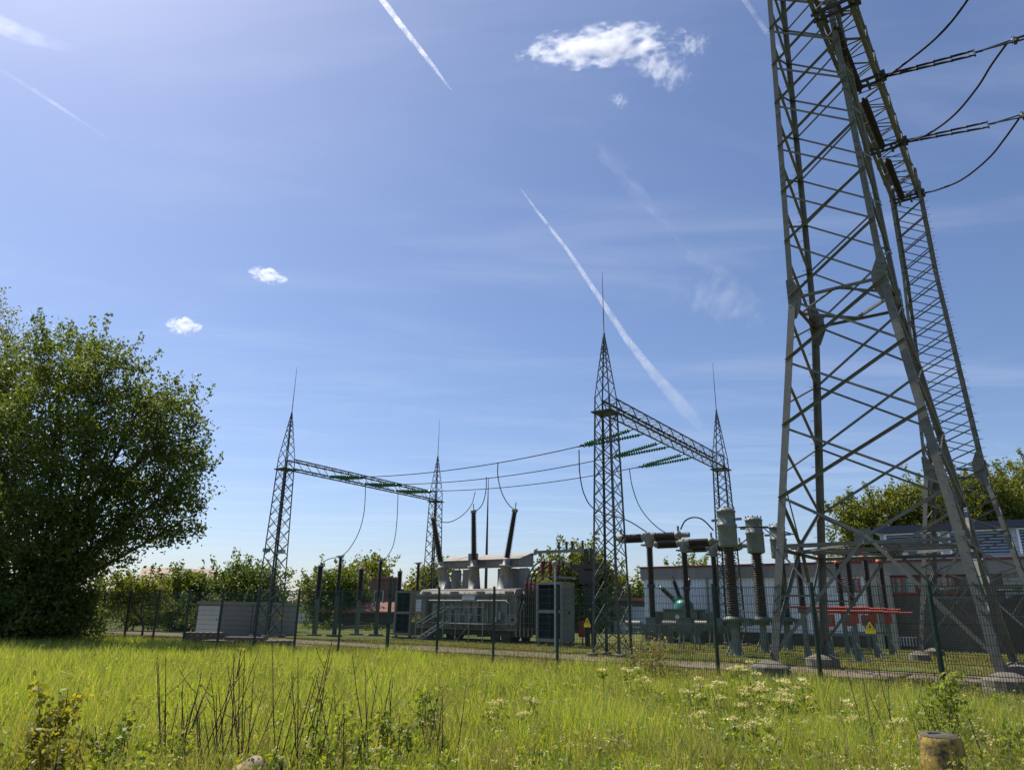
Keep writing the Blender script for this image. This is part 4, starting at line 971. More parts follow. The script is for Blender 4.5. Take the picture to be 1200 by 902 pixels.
# the big tree on the left
big = [(118, 440, 46, 42), (70, 425, 48, 44), (165, 475, 46, 42), (205, 500, 34, 36), (222, 560, 26, 34), (190, 560, 46, 44), (130, 520, 60, 55), (60, 500, 60, 55), (10, 450, 50, 45), (0, 540, 60, 60),
       (90, 580, 60, 50), (160, 610, 48, 34), (212, 612, 26, 26), (110, 640, 46, 34), (40, 610, 60, 50), (20, 680, 62, 56), (75, 690, 44, 48), (95, 735, 20, 22), (35, 735, 60, 34), (-40, 600, 70, 70), (-40, 480, 60, 60), (-50, 700, 60, 50), (-90, 560, 60, 70),
       (15, 722, 44, 36), (55, 728, 40, 30), (86, 716, 28, 32), (45, 700, 46, 40)]
tree('broadleaf_tree', 'big dark green multi-stemmed tree at the left edge, foliage reaching the grass', (45, 757), 33, big, 3900, 37, .165, M['leaf_big'], None, .52, 5, .75, 230, .2, gap=.25)
tree('broadleaf_tree', 'brighter green tree top showing above the big tree at the left edge', (-10, 745), 52, [(-5, 385, 32, 30), (-30, 440, 50, 50), (8, 420, 25, 40), (-60, 500, 60, 70)], 500, 26, .22, M['leaf_light'], None, .8, 1, .5, 20)
BG = 'trees behind the substation'
tree('small_tree', 'bright green sapling leaning out under the big tree crown', (165, 752), 46, [(170, 690, 20, 18), (150, 700, 18, 20), (130, 690, 22, 18), (185, 705, 10, 12)], 150, 24, .15, M['leaf_light'], BG, .4, 1, .6, 12, .06)
tree('bush', 'loose light green bush behind the fence left of the kiosk', (225, 745), 60, auto_lobes(196, 252, 668, 745, 9, 17), 330, 26, .2, M['leaf_mid'], BG, .6, 2, .6, 40, .07, cat='bush')
tree('bush', 'tall shaggy dark green bush behind the kiosk and left gantry tower', (292, 745), 60, auto_lobes(252, 338, 652, 745, 14, 22), 560, 26, .2, M['leaf_dark'], BG, .6, 3, .6, 60, .08, cat='bush')
tree('broadleaf_tree', 'rounded mid green tree behind the arrester posts', (385, 742), 76, auto_lobes(354, 430, 656, 735, 13, 20), 500, 26, .25, M['leaf_mid'], BG, .75, 1, .5, 30, .14)
tree('broadleaf_tree', 'pale yellow green tree behind the brick house', (450, 742), 100, auto_lobes(392, 470, 652, 735, 12, 24), 480, 26, .34, M['leaf_light'], BG, 1.0, 1, .5, 30, .2)
tree('broadleaf_tree', 'pale green tree directly behind the left end of the transformer', (505, 742), 95, auto_lobes(462, 560, 655, 735, 14, 24), 520, 26, .34, M['leaf_light'], BG, 1.0, 1, .5, 20, .2)
tree('broadleaf_tree', 'leafy olive green tree behind the busbar rack', (672, 742), 72, auto_lobes(612, 735, 636, 735, 18, 26), 720, 28, .25, M['leaf_light'], BG, .75, 2, .5, 60, .14)
tree('small_tree', 'mid green small tree filling the gap left of the white building', (745, 742), 78, auto_lobes(712, 775, 672, 738, 8, 20), 300, 26, .27, M['leaf_mid'], BG, .75, 1, .5, 20, .12)
tree('broadleaf_tree', 'thin tree top just showing above the white building roof', (805, 742), 84, auto_lobes(772, 838, 652, 730, 9, 20), 160, 20, .27, M['leaf_light'], BG, .75, 1, .5, 24, .12)
tree('broadleaf_tree', 'dense yellow green tree behind the brick wall, framed by the near pylon legs', (1045, 740), 74, [(1020, 620, 34, 30), (1000, 610, 26, 24), (1045, 600, 34, 30), (1075, 595, 34, 30), (1060, 650, 50, 40), (1015, 650, 38, 32), (1100, 640, 40, 40), (1092, 590, 24, 22)], 1100, 28, .24, M['leaf_light'], BG, .75, 1, .5, 60, .2, gap=.1)
tree('broadleaf_tree', 'dense yellow green tree behind the louvred upper storey, seen through the slim pylon', (1140, 740), 78, [(1130, 590, 30, 28), (1150, 578, 26, 24), (1120, 620, 40, 36), (1160, 630, 44, 40), (1175, 600, 20, 24)], 800, 28, .25, M['leaf_light'], BG, .8, 1, .5, 40, .2, gap=.1)
tree('broadleaf_tree', 'broad yellow green tree at the right edge behind the building', (1215, 740), 80, [(1190, 590, 30, 30), (1225, 570, 50, 40), (1200, 630, 44, 40), (1260, 610, 60, 60)], 900, 28, .26, M['leaf_light'], BG, .8, 1, .5, 40, .2, gap=.1)
tree('hedge', 'dark hedge behind the fence in the shade of the big tree', (150, 745), 56, [(120+i*22, 728, 17, 17) for i in range(8)]+[(125+i*30, 712, 16, 14) for i in range(5)], 500, 24, .17, M['leaf_dark'], None, .5, 2, .5, 10, .05, cat='hedge')
tree('hedge', 'low dark hedge between the arrester posts and the outbuilding', (430, 745), 66, [(360+i*17, 740, 12, 7) for i in range(9)], 220, 24, .19, M['leaf_dark'], None, .5, 2, .5, 6, .05, cat='hedge')
# far tree line closing the horizon
P = []
for i in range(150):
    ang = -1.15+2.3*i/149; R0 = 150+RNG.uniform(-25, 40); h = RNG.uniform(1.5, 4)
    c = np.array([math.sin(ang)*R0, math.cos(ang)*R0, 0]); q = unit(240)*np.array([4.8, 4.8, h*.55])*RNG.beta(4, 1.3, 240)[:, None]; q[:, 2] += h*.5; P.append(c+q)
P = np.concatenate(P); P = P[P[:, 2] > 0]
tag(soup('distant_woods', leaf_quads(P, .95, .7), 4, M['leaf_mid']), kind='stuff')

# ------------------------------------------------------------------ meadow and mown grass
fl = [(p.x, p.y) for p in FR]+[(p.x, p.y) for p in FL]
fl.sort(); fx = np.array([p[0] for p in fl]); fy = np.array([p[1] for p in fl])
def wave(x, y, s, ph):
    return np.sin(x*s+1.7*np.sin(y*s*.7+ph))*np.sin(y*s*.9+1.3*np.sin(x*s*.8+ph*2))
def blades(X, Yv, h, w, lean, name, m):
    n = len(X); a = RNG.uniform(0, 2*math.pi, n); b = RNG.uniform(0, 2*math.pi, n)
    wx, wy = np.cos(a)*w*.5, np.sin(a)*w*.5; lx, ly = np.cos(b)*lean*h, np.sin(b)*lean*h
    V = np.zeros((n, 2, 4, 3))
    z0 = np.full(n, -.02)
    def put(s, k, x, y, z): V[:, s, k, 0] = x; V[:, s, k, 1] = y; V[:, s, k, 2] = z
    mx, my = X+lx*.3, Yv+ly*.3; tx, ty = X+lx, Yv+ly
    put(0, 0, X-wx, Yv-wy, z0); put(0, 1, X+wx, Yv+wy, z0); put(0, 2, mx+wx*.85, my+wy*.85, h*.58); put(0, 3, mx-wx*.85, my-wy*.85, h*.58)
    put(1, 0, mx-wx*.85, my-wy*.85, h*.58); put(1, 1, mx+wx*.85, my+wy*.85, h*.58); put(1, 2, tx+wx*.1, ty+wy*.1, h); put(1, 3, tx-wx*.1, ty-wy*.1, h)
    # one connected strip per blade
    Vv = np.concatenate([V[:, 0], V[:, 1, 2:]], 1)             # 6 verts
    me = bpy.data.meshes.new(name); me.vertices.add(n*6); me.vertices.foreach_set('co', Vv.astype(np.float32).ravel())
    idx = np.array([0, 1, 2, 3, 3, 2, 4, 5], np.int32)[None]+np.arange(n, dtype=np.int32)[:, None]*6
    me.loops.add(n*8); me.loops.foreach_set('vertex_index', idx.ravel()); me.polygons.add(n*2)
    me.polygons.foreach_set('loop_start', np.arange(0, n*8, 4, dtype=np.int32)); me.update(calc_edges=True)
    me.materials.append(m); o = bpy.data.objects.new(name, me); C.objects.link(o); return tag(o, kind='stuff')
NB = 1500000
Yc = 5.2+(40-5.2)*RNG.random(NB)**1.35; Xc = RNG.uniform(-.86, .86, NB)*(Yc+1.5)
inside = Yc < np.interp(Xc, fx, fy)+.15
keep = RNG.random(NB) < np.clip(.95*(8.5/np.maximum(Yc, 8.5))**.2*(.62+.38*wave(Xc, Yc, 1.3, .5)), .05, 1)*.62
sel = inside & keep; X, Yv = Xc[sel], Yc[sel]
hh = (.2+.34*RNG.random(len(X))**1.3)*(1+.28*wave(X, Yv, .8, 1.)+.18*wave(X, Yv, 2.3, 2.))
hh *= np.clip((Yv-4.5)/5, .5, 1)
blades(X, Yv, hh, RNG.uniform(.005, .010, len(X))*(1+Yv/30), RNG.uniform(.05, .5, len(X)), 'meadow_grass', M['meadow'])
nb = 230000
Yc = 14+(46-14)*RNG.random(nb)**1.1; Xc = RNG.uniform(-.8, .86, nb)*Yc
a_ = Xc*E1[0]+Yc*E1[1]; b_ = Xc*E2[0]+Yc*E2[1]
sel = (Yc > np.interp(Xc, fx, fy)-.1) & ~((b_ > 25.0) & (b_ < 28.0) & (RNG.random(nb) < .72)) & (wave(Xc, Yc, .9, .3) > -.55)
X, Yv = Xc[sel], Yc[sel]
blades(X, Yv, RNG.uniform(.04, .13, len(X)), RNG.uniform(.012, .03, len(X)), RNG.uniform(.2, .9, len(X)), 'mown_grass', M['mown'])

# taller uneven clumps and low broad-leaved weeds mixed through the meadow
nc = 260; cy_ = 6.2+22*RNG.random(nc)**1.3; cx_ = RNG.uniform(-.8, .8, nc)*cy_; k = 130
X = np.repeat(cx_, k)+RNG.normal(0, .16, nc*k); Yv = np.repeat(cy_, k)+RNG.normal(0, .16, nc*k); hb = np.repeat(RNG.uniform(.35, .72, nc), k)
ok = Yv < np.interp(X, fx, fy)-.1; X, Yv, hb = X[ok], Yv[ok], hb[ok]
blades(X, Yv, hb*RNG.uniform(.5, 1, len(X)), RNG.uniform(.005, .011, len(X)), RNG.uniform(.1, .6, len(X)), 'tussock_grass', M['tussock'])
nc = 820; cy_ = 6.0+17*RNG.random(nc)**1.5; cx_ = (RNG.random(nc)**.8*1.5-.72)*cy_; k = 60
cz = RNG.uniform(.12, .5, nc); X = np.repeat(cx_, k); Yv = np.repeat(cy_, k); Zz = np.repeat(cz, k)*RNG.random(nc*k)**.6
P = np.stack([X+RNG.normal(0, .09, nc*k), Yv+RNG.normal(0, .09, nc*k), Zz+.03], 1); P = P[P[:, 1] < np.interp(P[:, 0], fx, fy)-.2]
tag(soup('meadow_weeds', leaf_quads(P, .055, .55, .2), 4, M['leaf_fresh']), kind='stuff')
nc = 900; cy_ = 6.5+18*RNG.random(nc)**1.2; cx_ = (RNG.random(nc)**.7*1.5-.72)*cy_; k = 12
P = np.stack([np.repeat(cx_, k)+RNG.normal(0, .022, nc*k), np.repeat(cy_, k)+RNG.normal(0, .022, nc*k), np.repeat(RNG.uniform(.3, .6, nc), k)+RNG.normal(0, .012, nc*k)], 1); P = P[P[:, 1] < np.interp(P[:, 0], fx, fy)-.2]
tag(soup('small_blossoms', leaf_quads(P, .016, .9), 4, M['flower']), kind='stuff')
n = 3200; Y_ = 6.3+20*RNG.random(n)**1.2; X_ = RNG.uniform(-.8, .8, n)*Y_; ok = Y_ < np.interp(X_, fx, fy)-.3; X_, Y_ = X_[ok], Y_[ok]; k = 7
hs_ = RNG.uniform(.42, .72, len(X_)); P = np.stack([np.repeat(X_, k)+RNG.normal(0, .01, len(X_)*k), np.repeat(Y_, k)+RNG.normal(0, .01, len(X_)*k), np.repeat(hs_, k)+RNG.uniform(-.07, .05, len(X_)*k)], 1)
tag(soup('grass_seed_heads', leaf_quads(P, .022, .35, -.6), 4, M['seed']), kind='stuff')

# ------------------------------------------------------------------ meadow plants
rv = random.Random(9)
def stalks(P, n, h, spread, r, lean=.25, branch=0, kink=.06):
    mb = MB(); tips = []; pts = []
    for i in range(n):
        a = rv.uniform(0, 6.28); q = Vector((math.cos(a), math.sin(a), 0))*spread*rv.random()**.5
        hh = h*rv.uniform(.55, 1.); d = Vector((rv.uniform(-lean, lean), rv.uniform(-lean, lean), 1))
        path = [q-Vector((0, 0, .05))]
        for k in range(1, 7): path.append(q+d*hh*k/6+Vector((rv.uniform(-kink, kink), rv.uniform(-kink, kink), 0))*hh*.4)
        mb.tube(path, [r, r*.9, r*.8, r*.7, r*.6, r*.5, r*.35], 5, False); tips.append(path[-1]); pts.append(path)
        for b in range(branch):
            k = rv.randint(2, 5); s = path[k]; e = s+Vector((rv.uniform(-1, 1), rv.uniform(-1, 1), rv.uniform(.5, 1.2)))*hh*.22
            mb.tube([s, s.lerp(e, .5)+Vector((0, 0, -.02)), e], [r*.5, r*.4, r*.25], 4, False); tips.append(e); pts.append([s, e])
    return mb, tips, pts
def base_at(px, Y, py_hint=None): r = ray(px, 880); return Vector((r[0]*Y, Y, 0))
def height_to(px, py, Y): return at(px, py, Y).z
def dry_stems(label, px, py, Y, n, spread):
    P = base_at(px, Y); t = thing_w('bare_stems', label, 'dry plant', P, 'dry stems in the meadow')
    mb, tips, pts = stalks(P, n+3, height_to(px, py-22, Y), spread, .0085, .26, 1, .012); mb.build('stems', M['twig'], t)
    # a few buds and yellowing leaves
    Q = np.array([tuple(rv.choice(p[1:]).lerp(rv.choice(p[1:]), .4)) for p in pts for _ in range(2)]); Q = Q+RNG.normal(0, .02, Q.shape)
    tag(soup('leaves', leaf_quads(Q, .035, .6), 4, M['leaf_red'], t), kind='stuff')
for a in (('bare dark stems fanning up beside the leafy shrub, left of centre', 210, 788, 8.4, 8, .28), ('tallest bunch of bare dark stems in the meadow', 268, 778, 8.2, 10, .3), ('bare brown stems rising left of the sandstone boulder', 236, 805, 7.6, 7, .3),
          ('bare brown stems leaning right behind the sandstone boulder', 345, 772, 8.6, 9, .35), ('sparse bare stems between boulder and meadow centre', 425, 782, 8.8, 7, .35), ('single long bare stem leaning right near the meadow centre', 515, 805, 8.8, 3, .2), ('thin dry stems standing left of the yellow bollard', 1062, 800, 9.6, 6, .45)): dry_stems(*a)
def leafy(label, px, py, Y, n, spread, m, leaf, per, name='leafy_shrub', lean=.2):
    P = base_at(px, Y); t = thing_w(name, label, 'shrub', P, 'leafy shrubs in the meadow')
    h = height_to(px, py, Y); mb, tips, pts = stalks(P, n, h, spread, .009, lean, 2); mb.build('stems', M['twig'], t)
    Q = []
    for p in pts:
        for k in range(per):
            i = rv.randrange(len(p)-1); q = p[i].lerp(p[i+1], rv.random())
            if q.z > h*.12: Q.append(tuple(q+Vector((rv.gauss(0, .05), rv.gauss(0, .05), rv.gauss(0, .04)))))
    tag(soup('leaves', leaf_quads(np.array(Q), leaf, .7, .3), 4, m, t), kind='stuff'); return t
leafy('upright shrub with red and green leaves in the left foreground', 48, 803, 7.9, 6, .16, M['leaf_red'], .07, 40, lean=.16)
leafy('second upright shrub with red green leaves, close right of the first', 72, 842, 7.5, 5, .16, M['leaf_red'], .055, 44)
leafy('low yellow green shrub between the reddish shrubs and the bare stems', 118, 838, 7.7, 7, .3, M['leaf_fresh'], .06, 26)
leafy('low yellow green shrub at the foot of the tallest bare stems', 178, 858, 7.4, 7, .3, M['leaf_fresh'], .055, 24)
leafy('dark leaved little shrub beside the sandstone boulder', 328, 872, 7.3, 4, .12, M['leaf_dark'], .07, 26)
leafy('pale leaved shrub with fluffy tips right of the boulder', 392, 815, 8.0, 7, .3, M['leaf_fresh'], .055, 24)
leafy('thin tall weed with yellow green leaves near the meadow centre', 497, 785, 9.4, 3, .12, M['leaf_fresh'], .06, 34, 'tall_weed', .08)
leafy('thin weed with reddish tips in front of the transformer', 466, 815, 8.6, 4, .2, M['leaf_fresh'], .055, 26, 'tall_weed', .1)
leafy('sprawling green shrub around the right side of the yellow bollard', 1132, 812, 8.6, 6, .4, M['leaf_fresh'], .05, 26)
leafy('green shrub at the right edge behind the bollard', 1180, 826, 8.9, 7, .45, M['leaf_fresh'], .05, 24)
leafy('upright green weed behind the yellow bollard', 1112, 782, 10.5, 6, .3, M['leaf_fresh'], .065, 36, 'tall_weed', .1)
def umbel(label, px, py, Y, n, spread, cat='flowering plant'):
    P = base_at(px, Y); t = thing_w('umbel_plant', label, cat, P, 'cream flowered plants in the meadow')
    h = height_to(px, py-8, Y); mb, tips, pts = stalks(P, max(4, int(n*.7)), h, spread, .009, .3, 1); mb.build('stems', M['stem'], t)
    F = []
    for q in tips:
        if q.z < h*.45: continue
        c = np.array(q); d = RNG.normal(0, 1, (44, 3))*np.array([.04, .04, .012]); F.append(c+d)
    tag(soup('flower_heads', leaf_quads(np.concatenate(F), .028, .9), 4, M['flower'], t), kind='stuff')
    Q = []
    for p in pts:
        for k in range(22):
            i = rv.randrange(len(p)-1); q = p[i].lerp(p[i+1], rv.random()*.9); Q.append(tuple(q+Vector((rv.gauss(0, .07), rv.gauss(0, .07), rv.gauss(0, .05)-.05))))
    tag(soup('leaves', leaf_quads(np.array(Q), .08, .5, .3), 4, M['leaf_fresh'], t), kind='stuff')
umbel('cream flowered plant in front of the brown seed stalks', 738, 786, 14.5, 9, .5)
umbel('tall cream flowered plant at the foot of the left pylon leg', 868, 782, 12.5, 12, .6)
umbel('cream flowered plant below the near pylon foundation', 905, 806, 11.0, 10, .55)
umbel('wide cream flowered plant below the second pylon foundation', 945, 800, 11.6, 12, .6)
umbel('low cream flowered plant low in the meadow before the pylon', 880, 845, 9.6, 7, .5)
umbel('small cream flowered plant half way between bollard and pylon foundation', 1015, 822, 10.6, 6, .45)
umbel('small yellowish flowered plant on the open meadow centre', 590, 822, 10.4, 5, .4)
umbel('small cream flowered plant in the grass below the fence gate post', 828, 822, 10.8, 5, .4)
P = Vector((ray(758, 780)[0]*19.2, 19.2, 0)); t = thing_w('seed_stalk_plant', 'tall plant of brown seed stalks against the fence, before the central gantry', 'dry plant', P)
mb, tips, pts = stalks(P, 13, height_to(758, 737, 19.2), .5, .01, .25, 3); mb.build('stems', M['twig'], t)
Q = np.concatenate([np.array(q)+RNG.normal(0, 1, (16, 3))*np.array([.04, .04, .09]) for q in tips if q.z > .5])
tag(soup('seed_heads', leaf_quads(Q, .045, .7), 4, M['seed'], t), kind='stuff')
Q = np.array([tuple(rv.choice(p[:4])+Vector((rv.gauss(0, .12), rv.gauss(0, .12), rv.gauss(0, .05)))) for p in pts for _ in range(5)]); Q[:, 2] = np.abs(Q[:, 2])
tag(soup('leaves', leaf_quads(Q, .12, .35), 4, M['leaf_fresh'], t), kind='stuff')
# tall grass heads in the meadow
n = 2600; Y_ = 6+20*RNG.random(n)**1.2; X_ = RNG.uniform(-.8, .8, n)*Y_; ok = Y_ < np.interp(X_, fx, fy)-.3; X_, Y_ = X_[ok], Y_[ok]; n = len(X_)
blades(X_, Y_, RNG.uniform(.5, .78, n), np.full(n, .006), RNG.uniform(.05, .3, n), 'tall_grass', M['seed'])

# ------------------------------------------------------------------ bollard and boulder
Y = 7.75; p = at(1100, 861, Y); rad = 25.5*mpp(Y)*.84
t = thing_w('bollard', 'worn yellow painted concrete bollard standing in the grass at lower right', 'bollard', Vector((p.x, Y, 0)))
mb = MB(); h = p.z; mb.lathe((0, 0, -.1), (.012, 0, 1), [(0, rad*1.0), (h*.5, rad), (h+.03, rad*.985), (h+.07, rad*.95), (h+.1, rad*.86)], 32)
def bollmat():
    m, nt, b = nodes('flaking yellow paint'); L = nt.links.new; tc = N(nt, 'ShaderNodeTexCoord')
    n1 = N(nt, 'ShaderNodeTexNoise', Scale=9., Detail=10., Roughness=.75); L(tc.outputs['Object'], n1.inputs['Vector'])
    cr = N(nt, 'ShaderNodeValToRGB'); L(n1.outputs['Fac'], cr.inputs[0]); e = cr.color_ramp.elements
    e[0].position = .42; e[0].color = (.06, .05, .035, 1); e[1].position = .55; e[1].color = (.36, .235, .03, 1); k = e.new(.72); k.color = (.27, .2, .08, 1)
    L(cr.outputs[0], b.inputs['Base Color']); b.inputs['Roughness'].default_value = .75
    bp = N(nt, 'ShaderNodeBump', Strength=.5, Distance=.01); L(n1.outputs['Fac'], bp.inputs['Height']); L(bp.outputs[0], b.inputs['Normal']); return m
mb.build('shaft', bollmat(), t)
mb = MB(); mb.lathe((0, 0, h-.003), (0, 0, 1), [(0, rad*.87), (.015, rad*.8), (.025, rad*.5)], 28); mb.build('cap', M['bark'], t)
mb = MB(); mb.prism((-.06, -.02, h+.022), (-.06, -.02, h+.027), [(-.07, -.03), (-.02, -.06), (.05, -.04), (.07, .02), (.0, .05), (-.05, .03)], (1, 0, 0), (0, 1, 0)); mb.build('tar_patch', M['black'], t)
Y = 7.3; p = at(296, 889, Y)
me = bpy.data.meshes.new('boulder'); import bmesh
bm = bmesh.new(); bmesh.ops.create_icosphere(bm, subdivisions=4, radius=1)
from mathutils import noise as mn
for v in bm.verts:
    d = 1+.16*mn.noise(v.co*1.4+Vector((3, 1, 0)))+.05*mn.noise(v.co*4); v.co = Vector((v.co.x*.21*d, v.co.y*.19*d, v.co.z*p.z*.62*d+p.z*.4))
for f in bm.faces: f.smooth = True
bm.to_mesh(me); bm.free(); me.materials.append(M['stone']); o = bpy.data.objects.new('boulder', me); C.objects.link(o); o.location = (p.x, Y, 0)
tag(o, 'tan sandstone boulder at the bottom edge among the bare stems', 'boulder')

# ------------------------------------------------------------------ light, sky
sun_dir = Vector((-.79, .61, 0)).normalized(); EL = math.radians(57)
sd = Vector((sun_dir.x*math.cos(EL), sun_dir.y*math.cos(EL), math.sin(EL)))
sl = bpy.data.lights.new('sun', 'SUN'); sl.energy = 4.7; sl.angle = math.radians(.53); sl.color = (1, .95, .86)
so = bpy.data.objects.new('sun', sl); C.objects.link(so); so.rotation_euler = sd.to_track_quat('Z', 'Y').to_euler(); so.location = (0, 0, 50)
w = bpy.data.worlds.new('World'); scene.world = w; w.use_nodes = True; nt = w.node_tree; L = nt.links.new
bg = nt.nodes['Background']; sk = N(nt, 'ShaderNodeTexSky'); sk.sky_type = 'NISHITA'; sk.sun_disc = False
sk.sun_elevation = EL; sk.sun_rotation = math.atan2(sun_dir.x, sun_dir.y)
sk.air_density = 1.; sk.dust_density = 1.; sk.ozone_density = 3.8; sk.altitude = 100
ti = N(nt, 'ShaderNodeVectorMath', _operation='MULTIPLY'); ti.inputs[1].default_value = (.985, .975, 1.06)   # white balance of the clear sky
L(sk.outputs[0], ti.inputs[0])
# thin high veil of cirrus, fixed to the sky itself
tg = N(nt, 'ShaderNodeTexCoord'); sx = N(nt, 'ShaderNodeSeparateXYZ'); L(tg.outputs['Generated'], sx.inputs[0])
zz = N(nt, 'ShaderNodeMath', _operation='MAXIMUM'); L(sx.outputs['Z'], zz.inputs[0]); zz.inputs[1].default_value = .06
dv = N(nt, 'ShaderNodeVectorMath', _operation='DIVIDE'); L(tg.outputs['Generated'], dv.inputs[0]); cb_ = N(nt, 'ShaderNodeCombineXYZ')
for k in range(3): L(zz.outputs[0], cb_.inputs[k])
L(cb_.outputs[0], dv.inputs[1])
mp_ = N(nt, 'ShaderNodeMapping'); mp_.inputs['Rotation'].default_value = (0, 0, .75); mp_.inputs['Scale'].default_value = (.55, 1.7, 1); L(dv.outputs[0], mp_.inputs[0])
n_ = N(nt, 'ShaderNodeTexNoise', Scale=1.1, Detail=7., Roughness=.58, Distortion=.6); L(mp_.outputs[0], n_.inputs['Vector'])
r_ = N(nt, 'ShaderNodeMapRange', _interpolation_type='SMOOTHSTEP'); L(n_.outputs['Fac'], r_.inputs[0]); r_.inputs['From Min'].default_value = .42; r_.inputs['From Max'].default_value = .78; r_.inputs['To Max'].default_value = .14
mx_ = N(nt, 'ShaderNodeMix', _data_type='RGBA'); L(r_.outputs[0], mx_.inputs[0]); L(ti.outputs[0], mx_.inputs[6]); mx_.inputs[7].default_value = (7.5, 8, 9, 1)
L(mx_.outputs[2], bg.inputs[0]); bg.inputs[1].default_value = .094
# ------------------------------------------------------------------ clouds and vapour trails: real volumes of air high above the site
def cloudmat(name, dens, scale, lo, hi, stretch=(1, 1, 1), seed=0., core=1.):
    m = bpy.data.materials.new(name); m.use_nodes = True; nt = m.node_tree; L = nt.links.new
    nt.nodes.remove(nt.nodes['Principled BSDF']); out = nt.nodes['Material Output']
    tc = N(nt, 'ShaderNodeTexCoord'); mp = N(nt, 'ShaderNodeMapping'); mp.inputs['Scale'].default_value = stretch; mp.inputs['Location'].default_value = (seed, seed*.7, 0)
    L(tc.outputs['Object'], mp.inputs[0])
    no = N(nt, 'ShaderNodeTexNoise', Scale=scale, Detail=8., Roughness=.62); L(mp.outputs[0], no.inputs['Vector'])
    ln = N(nt, 'ShaderNodeVectorMath', _operation='LENGTH'); L(tc.outputs['Object'], ln.inputs[0])
    ma = N(nt, 'ShaderNodeMath', _operation='MULTIPLY_ADD'); L(ln.outputs['Value'], ma.inputs[0]); ma.inputs[1].default_value = -core; sc_ = N(nt, 'ShaderNodeMath', _operation='MULTIPLY_ADD'); L(no.outputs['Fac'], sc_.inputs[0]); sc_.inputs[1].default_value = 2.6; sc_.inputs[2].default_value = -.75; L(sc_.outputs[0], ma.inputs[2])
    mr = N(nt, 'ShaderNodeMapRange', _interpolation_type='SMOOTHSTEP'); L(ma.outputs[0], mr.inputs[0]); mr.inputs['From Min'].default_value = lo; mr.inputs['From Max'].default_value = hi
    mr.inputs['To Max'].default_value = dens
    vs = N(nt, 'ShaderNodeVolumeScatter'); vs.inputs['Color'].default_value = (1, 1, 1, 1); vs.inputs['Anisotropy'].default_value = .45; L(mr.outputs[0], vs.inputs['Density'])
    L(vs.outputs[0], out.inputs['Volume']); return m
def puff_mesh(name):
    me = bpy.data.meshes.new(name); bm = bmesh.new(); bmesh.ops.create_icosphere(bm, subdivisions=3, radius=1); bm.to_mesh(me); bm.free(); return me
CD = 2400.
def sky_pt(px, py, D=CD):
    a, b = ray(px, py); v = Vector((a, 1, b)).normalized(); return v*D+Vector((0, 0, EYE))
def aim(px0, py0, px1, py1, D0, D1=None):
    P = sky_pt(px0, py0, D0); Q = sky_pt(px1, py1, D1 or D0); x = (Q-P); c = (P+Q)/2
    z = c.normalized(); xx = x.normalized(); y = z.cross(xx).normalized(); z = xx.cross(y)
    return c, x.length/2, Matrix((xx, y, z)).transposed().to_4x4()
def cloud(name, label, cat, px0, py0, px1, py1, halfw, m, D=CD, D1=None, parent=None, thick=1.):
    c, hl, R = aim(px0, py0, px1, py1, D, D1); s = halfw*c.length/FPX
    o = bpy.data.objects.new(name, puff_mesh(name)); C.objects.link(o); o.data.materials.append(m)
    o.matrix_world = Matrix.Translation(c) @ R @ Matrix.Diagonal((hl, s, s*thick, 1))
    if cat: tag(o, label, cat)
    return o
cm = cloudmat('bright cloud', .024, 2.2, 0., .45, (2.2, 1, 1), 3.1, .72)
cloud('cloud', 'large white ragged cloud high up, left of the pylon top', 'cloud', 600, 66, 808, 42, 23, cm)
cm2 = cloudmat('ragged cloud strand', .012, 2.2, 0., .6, (2.2, 1, 1), 8.4, .8)
cloud('cloud', 'thin ragged white cloud strand under the right end of the large cloud', 'cloud', 728, 62, 820, 98, 22, cm2)
cloud('cloud', 'wispy white cloud scrap at the right tip of the large cloud', 'cloud', 785, 60, 838, 46, 14, cm2)
cloud('cloud', 'tiny faint cloud puff below the large cloud', 'cloud', 712, 112, 740, 124, 10, cm2, 2500)
cm3 = cloudmat('small bright cloud', .035, 1.8, 0., .4, (1.6, 1, 1), 5.2, .7)
cloud('cloud', 'small bright cloud nearest the top of the big tree', 'cloud', 192, 380, 239, 384, 11, cm3)
cloud('cloud', 'small bright slanting cloud up and right of the other small one', 'cloud', 289, 317, 339, 329, 10, cm3, 2500)
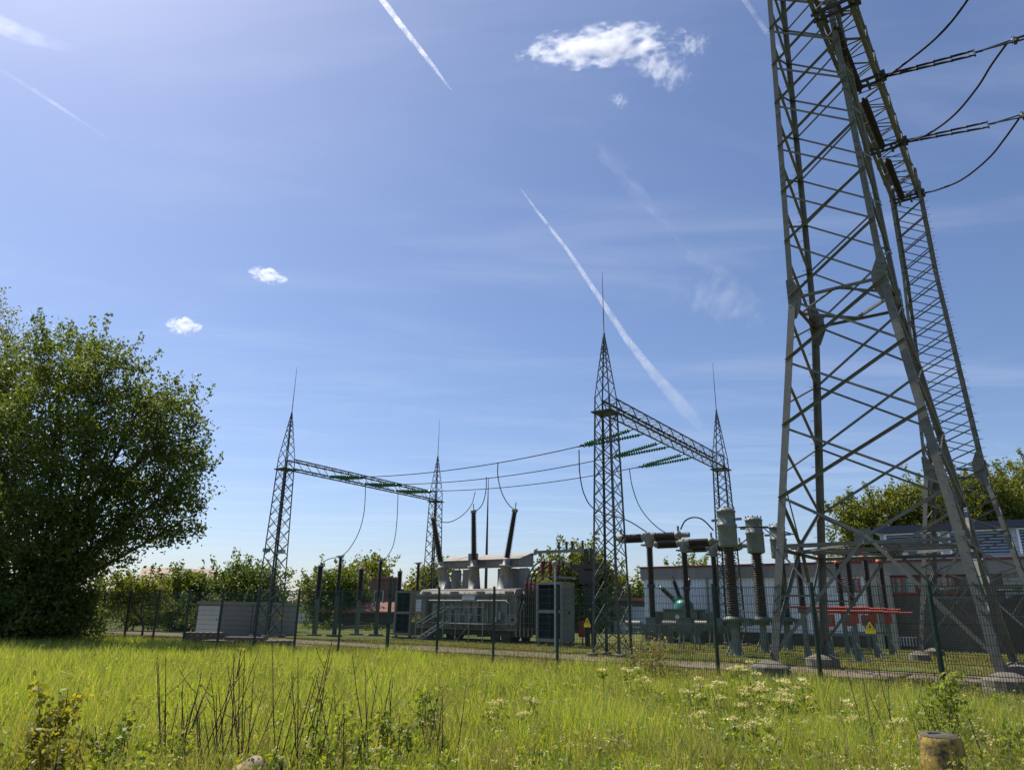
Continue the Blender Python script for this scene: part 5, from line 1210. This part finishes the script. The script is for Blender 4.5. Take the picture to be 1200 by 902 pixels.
def trail(label, p, widths, dens, seed, D=6000.):
    t = None
    P = [sky_pt(x, y, D) for x, y in p]; o0 = P[0]
    t = MB(); t.tube([q-o0 for q in P], [wd*D/FPX for wd in widths], 10)
    m = bpy.data.materials.new('vapour trail'); m.use_nodes = True; nt = m.node_tree; L = nt.links.new
    nt.nodes.remove(nt.nodes['Principled BSDF']); out = nt.nodes['Material Output']; tc = N(nt, 'ShaderNodeTexCoord')
    no = N(nt, 'ShaderNodeTexNoise', Scale=.011*6000/D, Detail=4., Roughness=.55); L(tc.outputs['Object'], no.inputs['Vector'])
    mr = N(nt, 'ShaderNodeMapRange', _interpolation_type='SMOOTHSTEP'); L(no.outputs['Fac'], mr.inputs[0]); mr.inputs['From Min'].default_value = .24; mr.inputs['From Max'].default_value = .66; mr.inputs['To Max'].default_value = dens
    # density falls off along the trail as it spreads
    ge = N(nt, 'ShaderNodeVectorMath', _operation='DOT_PRODUCT'); L(tc.outputs['Object'], ge.inputs[0]); dd = (P[-1]-o0); ge.inputs[1].default_value = dd/dd.length_squared
    cr = N(nt, 'ShaderNodeValToRGB'); L(ge.outputs['Value'], cr.inputs[0]); e = cr.color_ramp.elements
    for k, (po, va) in enumerate(seed):
        x = e[k] if k < 2 else e.new(po)
        x.position = po; x.color = (va, va, va, 1)
    mu = N(nt, 'ShaderNodeMath', _operation='MULTIPLY'); L(mr.outputs[0], mu.inputs[0]); L(cr.outputs[0], mu.inputs[1])
    vs = N(nt, 'ShaderNodeVolumeScatter'); vs.inputs['Color'].default_value = (1, 1, 1, 1); vs.inputs['Anisotropy'].default_value = .45; L(mu.outputs[0], vs.inputs['Density']); L(vs.outputs[0], out.inputs['Volume'])
    o = t.build('vapour_trail', m, None, o0); tag(o, label, 'vapour trail'); return o
trail('short crisp white vapour trail left of the large cloud', [(438, -15), (448, 0), (470, 30), (500, 68), (529, 106)], [3.6, 3.4, 3., 2.6, .8], .02, [(0, 1), (1, .8)])
trail('long white vapour trail widening down behind the central gantry', [(610, 221), (630, 248), (665, 293), (700, 345), (735, 398), (768, 440), (798, 474), (822, 500)], [.6, 1.8, 2.3, 3., 4.2, 6, 8, 5], .017, [(0, .9), (1, .05), (.4, 1), (.75, .4)])
trail('faint thin vapour trail in the pale sky at upper left', [(0, 82), (40, 106), (80, 132), (132, 167)], [2., 2., 1.7, .8], .0055, [(0, .3), (1, .2), (.45, 1)])
trail('faint short vapour trail close to the pylon top', [(866, -8), (878, 8), (897, 36), (925, 75)], [2.6, 2.6, 2.6, 2.], .006, [(0, 1), (1, .5)])
cmw = cloudmat('thin cirrus', .0026, 1.5, -.1, .9, (3., 1, 1), 2.2, .75)
cloud('cirrus_streak', 'thin faint cirrus streak running down right from under the large cloud', 'cirrus', 670, 135, 812, 300, 13, cmw, 2600)
cloud('cirrus_streak', 'brighter curved end of the faint cirrus streak, close left of the pylon', 'cirrus', 775, 272, 905, 362, 13, cmw, 2550)
cloud('cirrus_streak', 'feathery pale cirrus patch hanging left of the pylon below its streak', 'cirrus', 790, 330, 905, 375, 32, cmw, 2650)
cloud('cirrus_streak', 'spread out pale lower end of the long vapour trail near the right gantry top', 'cirrus', 760, 425, 850, 535, 15, cmw, 2600)
trail('faint pale cloud streak at the upper left corner', [(-10, 25), (30, 42), (85, 58)], [9, 8, 4], .002, [(0, 1), (1, .2)])
# ------------------------------------------------------------------ render settings
vs_ = scene.view_settings; vs_.view_transform = 'Standard'; vs_.look = 'None'; vs_.gamma = 1; vs_.use_curve_mapping = False; vs_.exposure = .46
cy = scene.cycles; cy.volume_bounces = 6; cy.volume_max_steps = 96; cy.max_bounces = 8; cy.transparent_max_bounces = 8
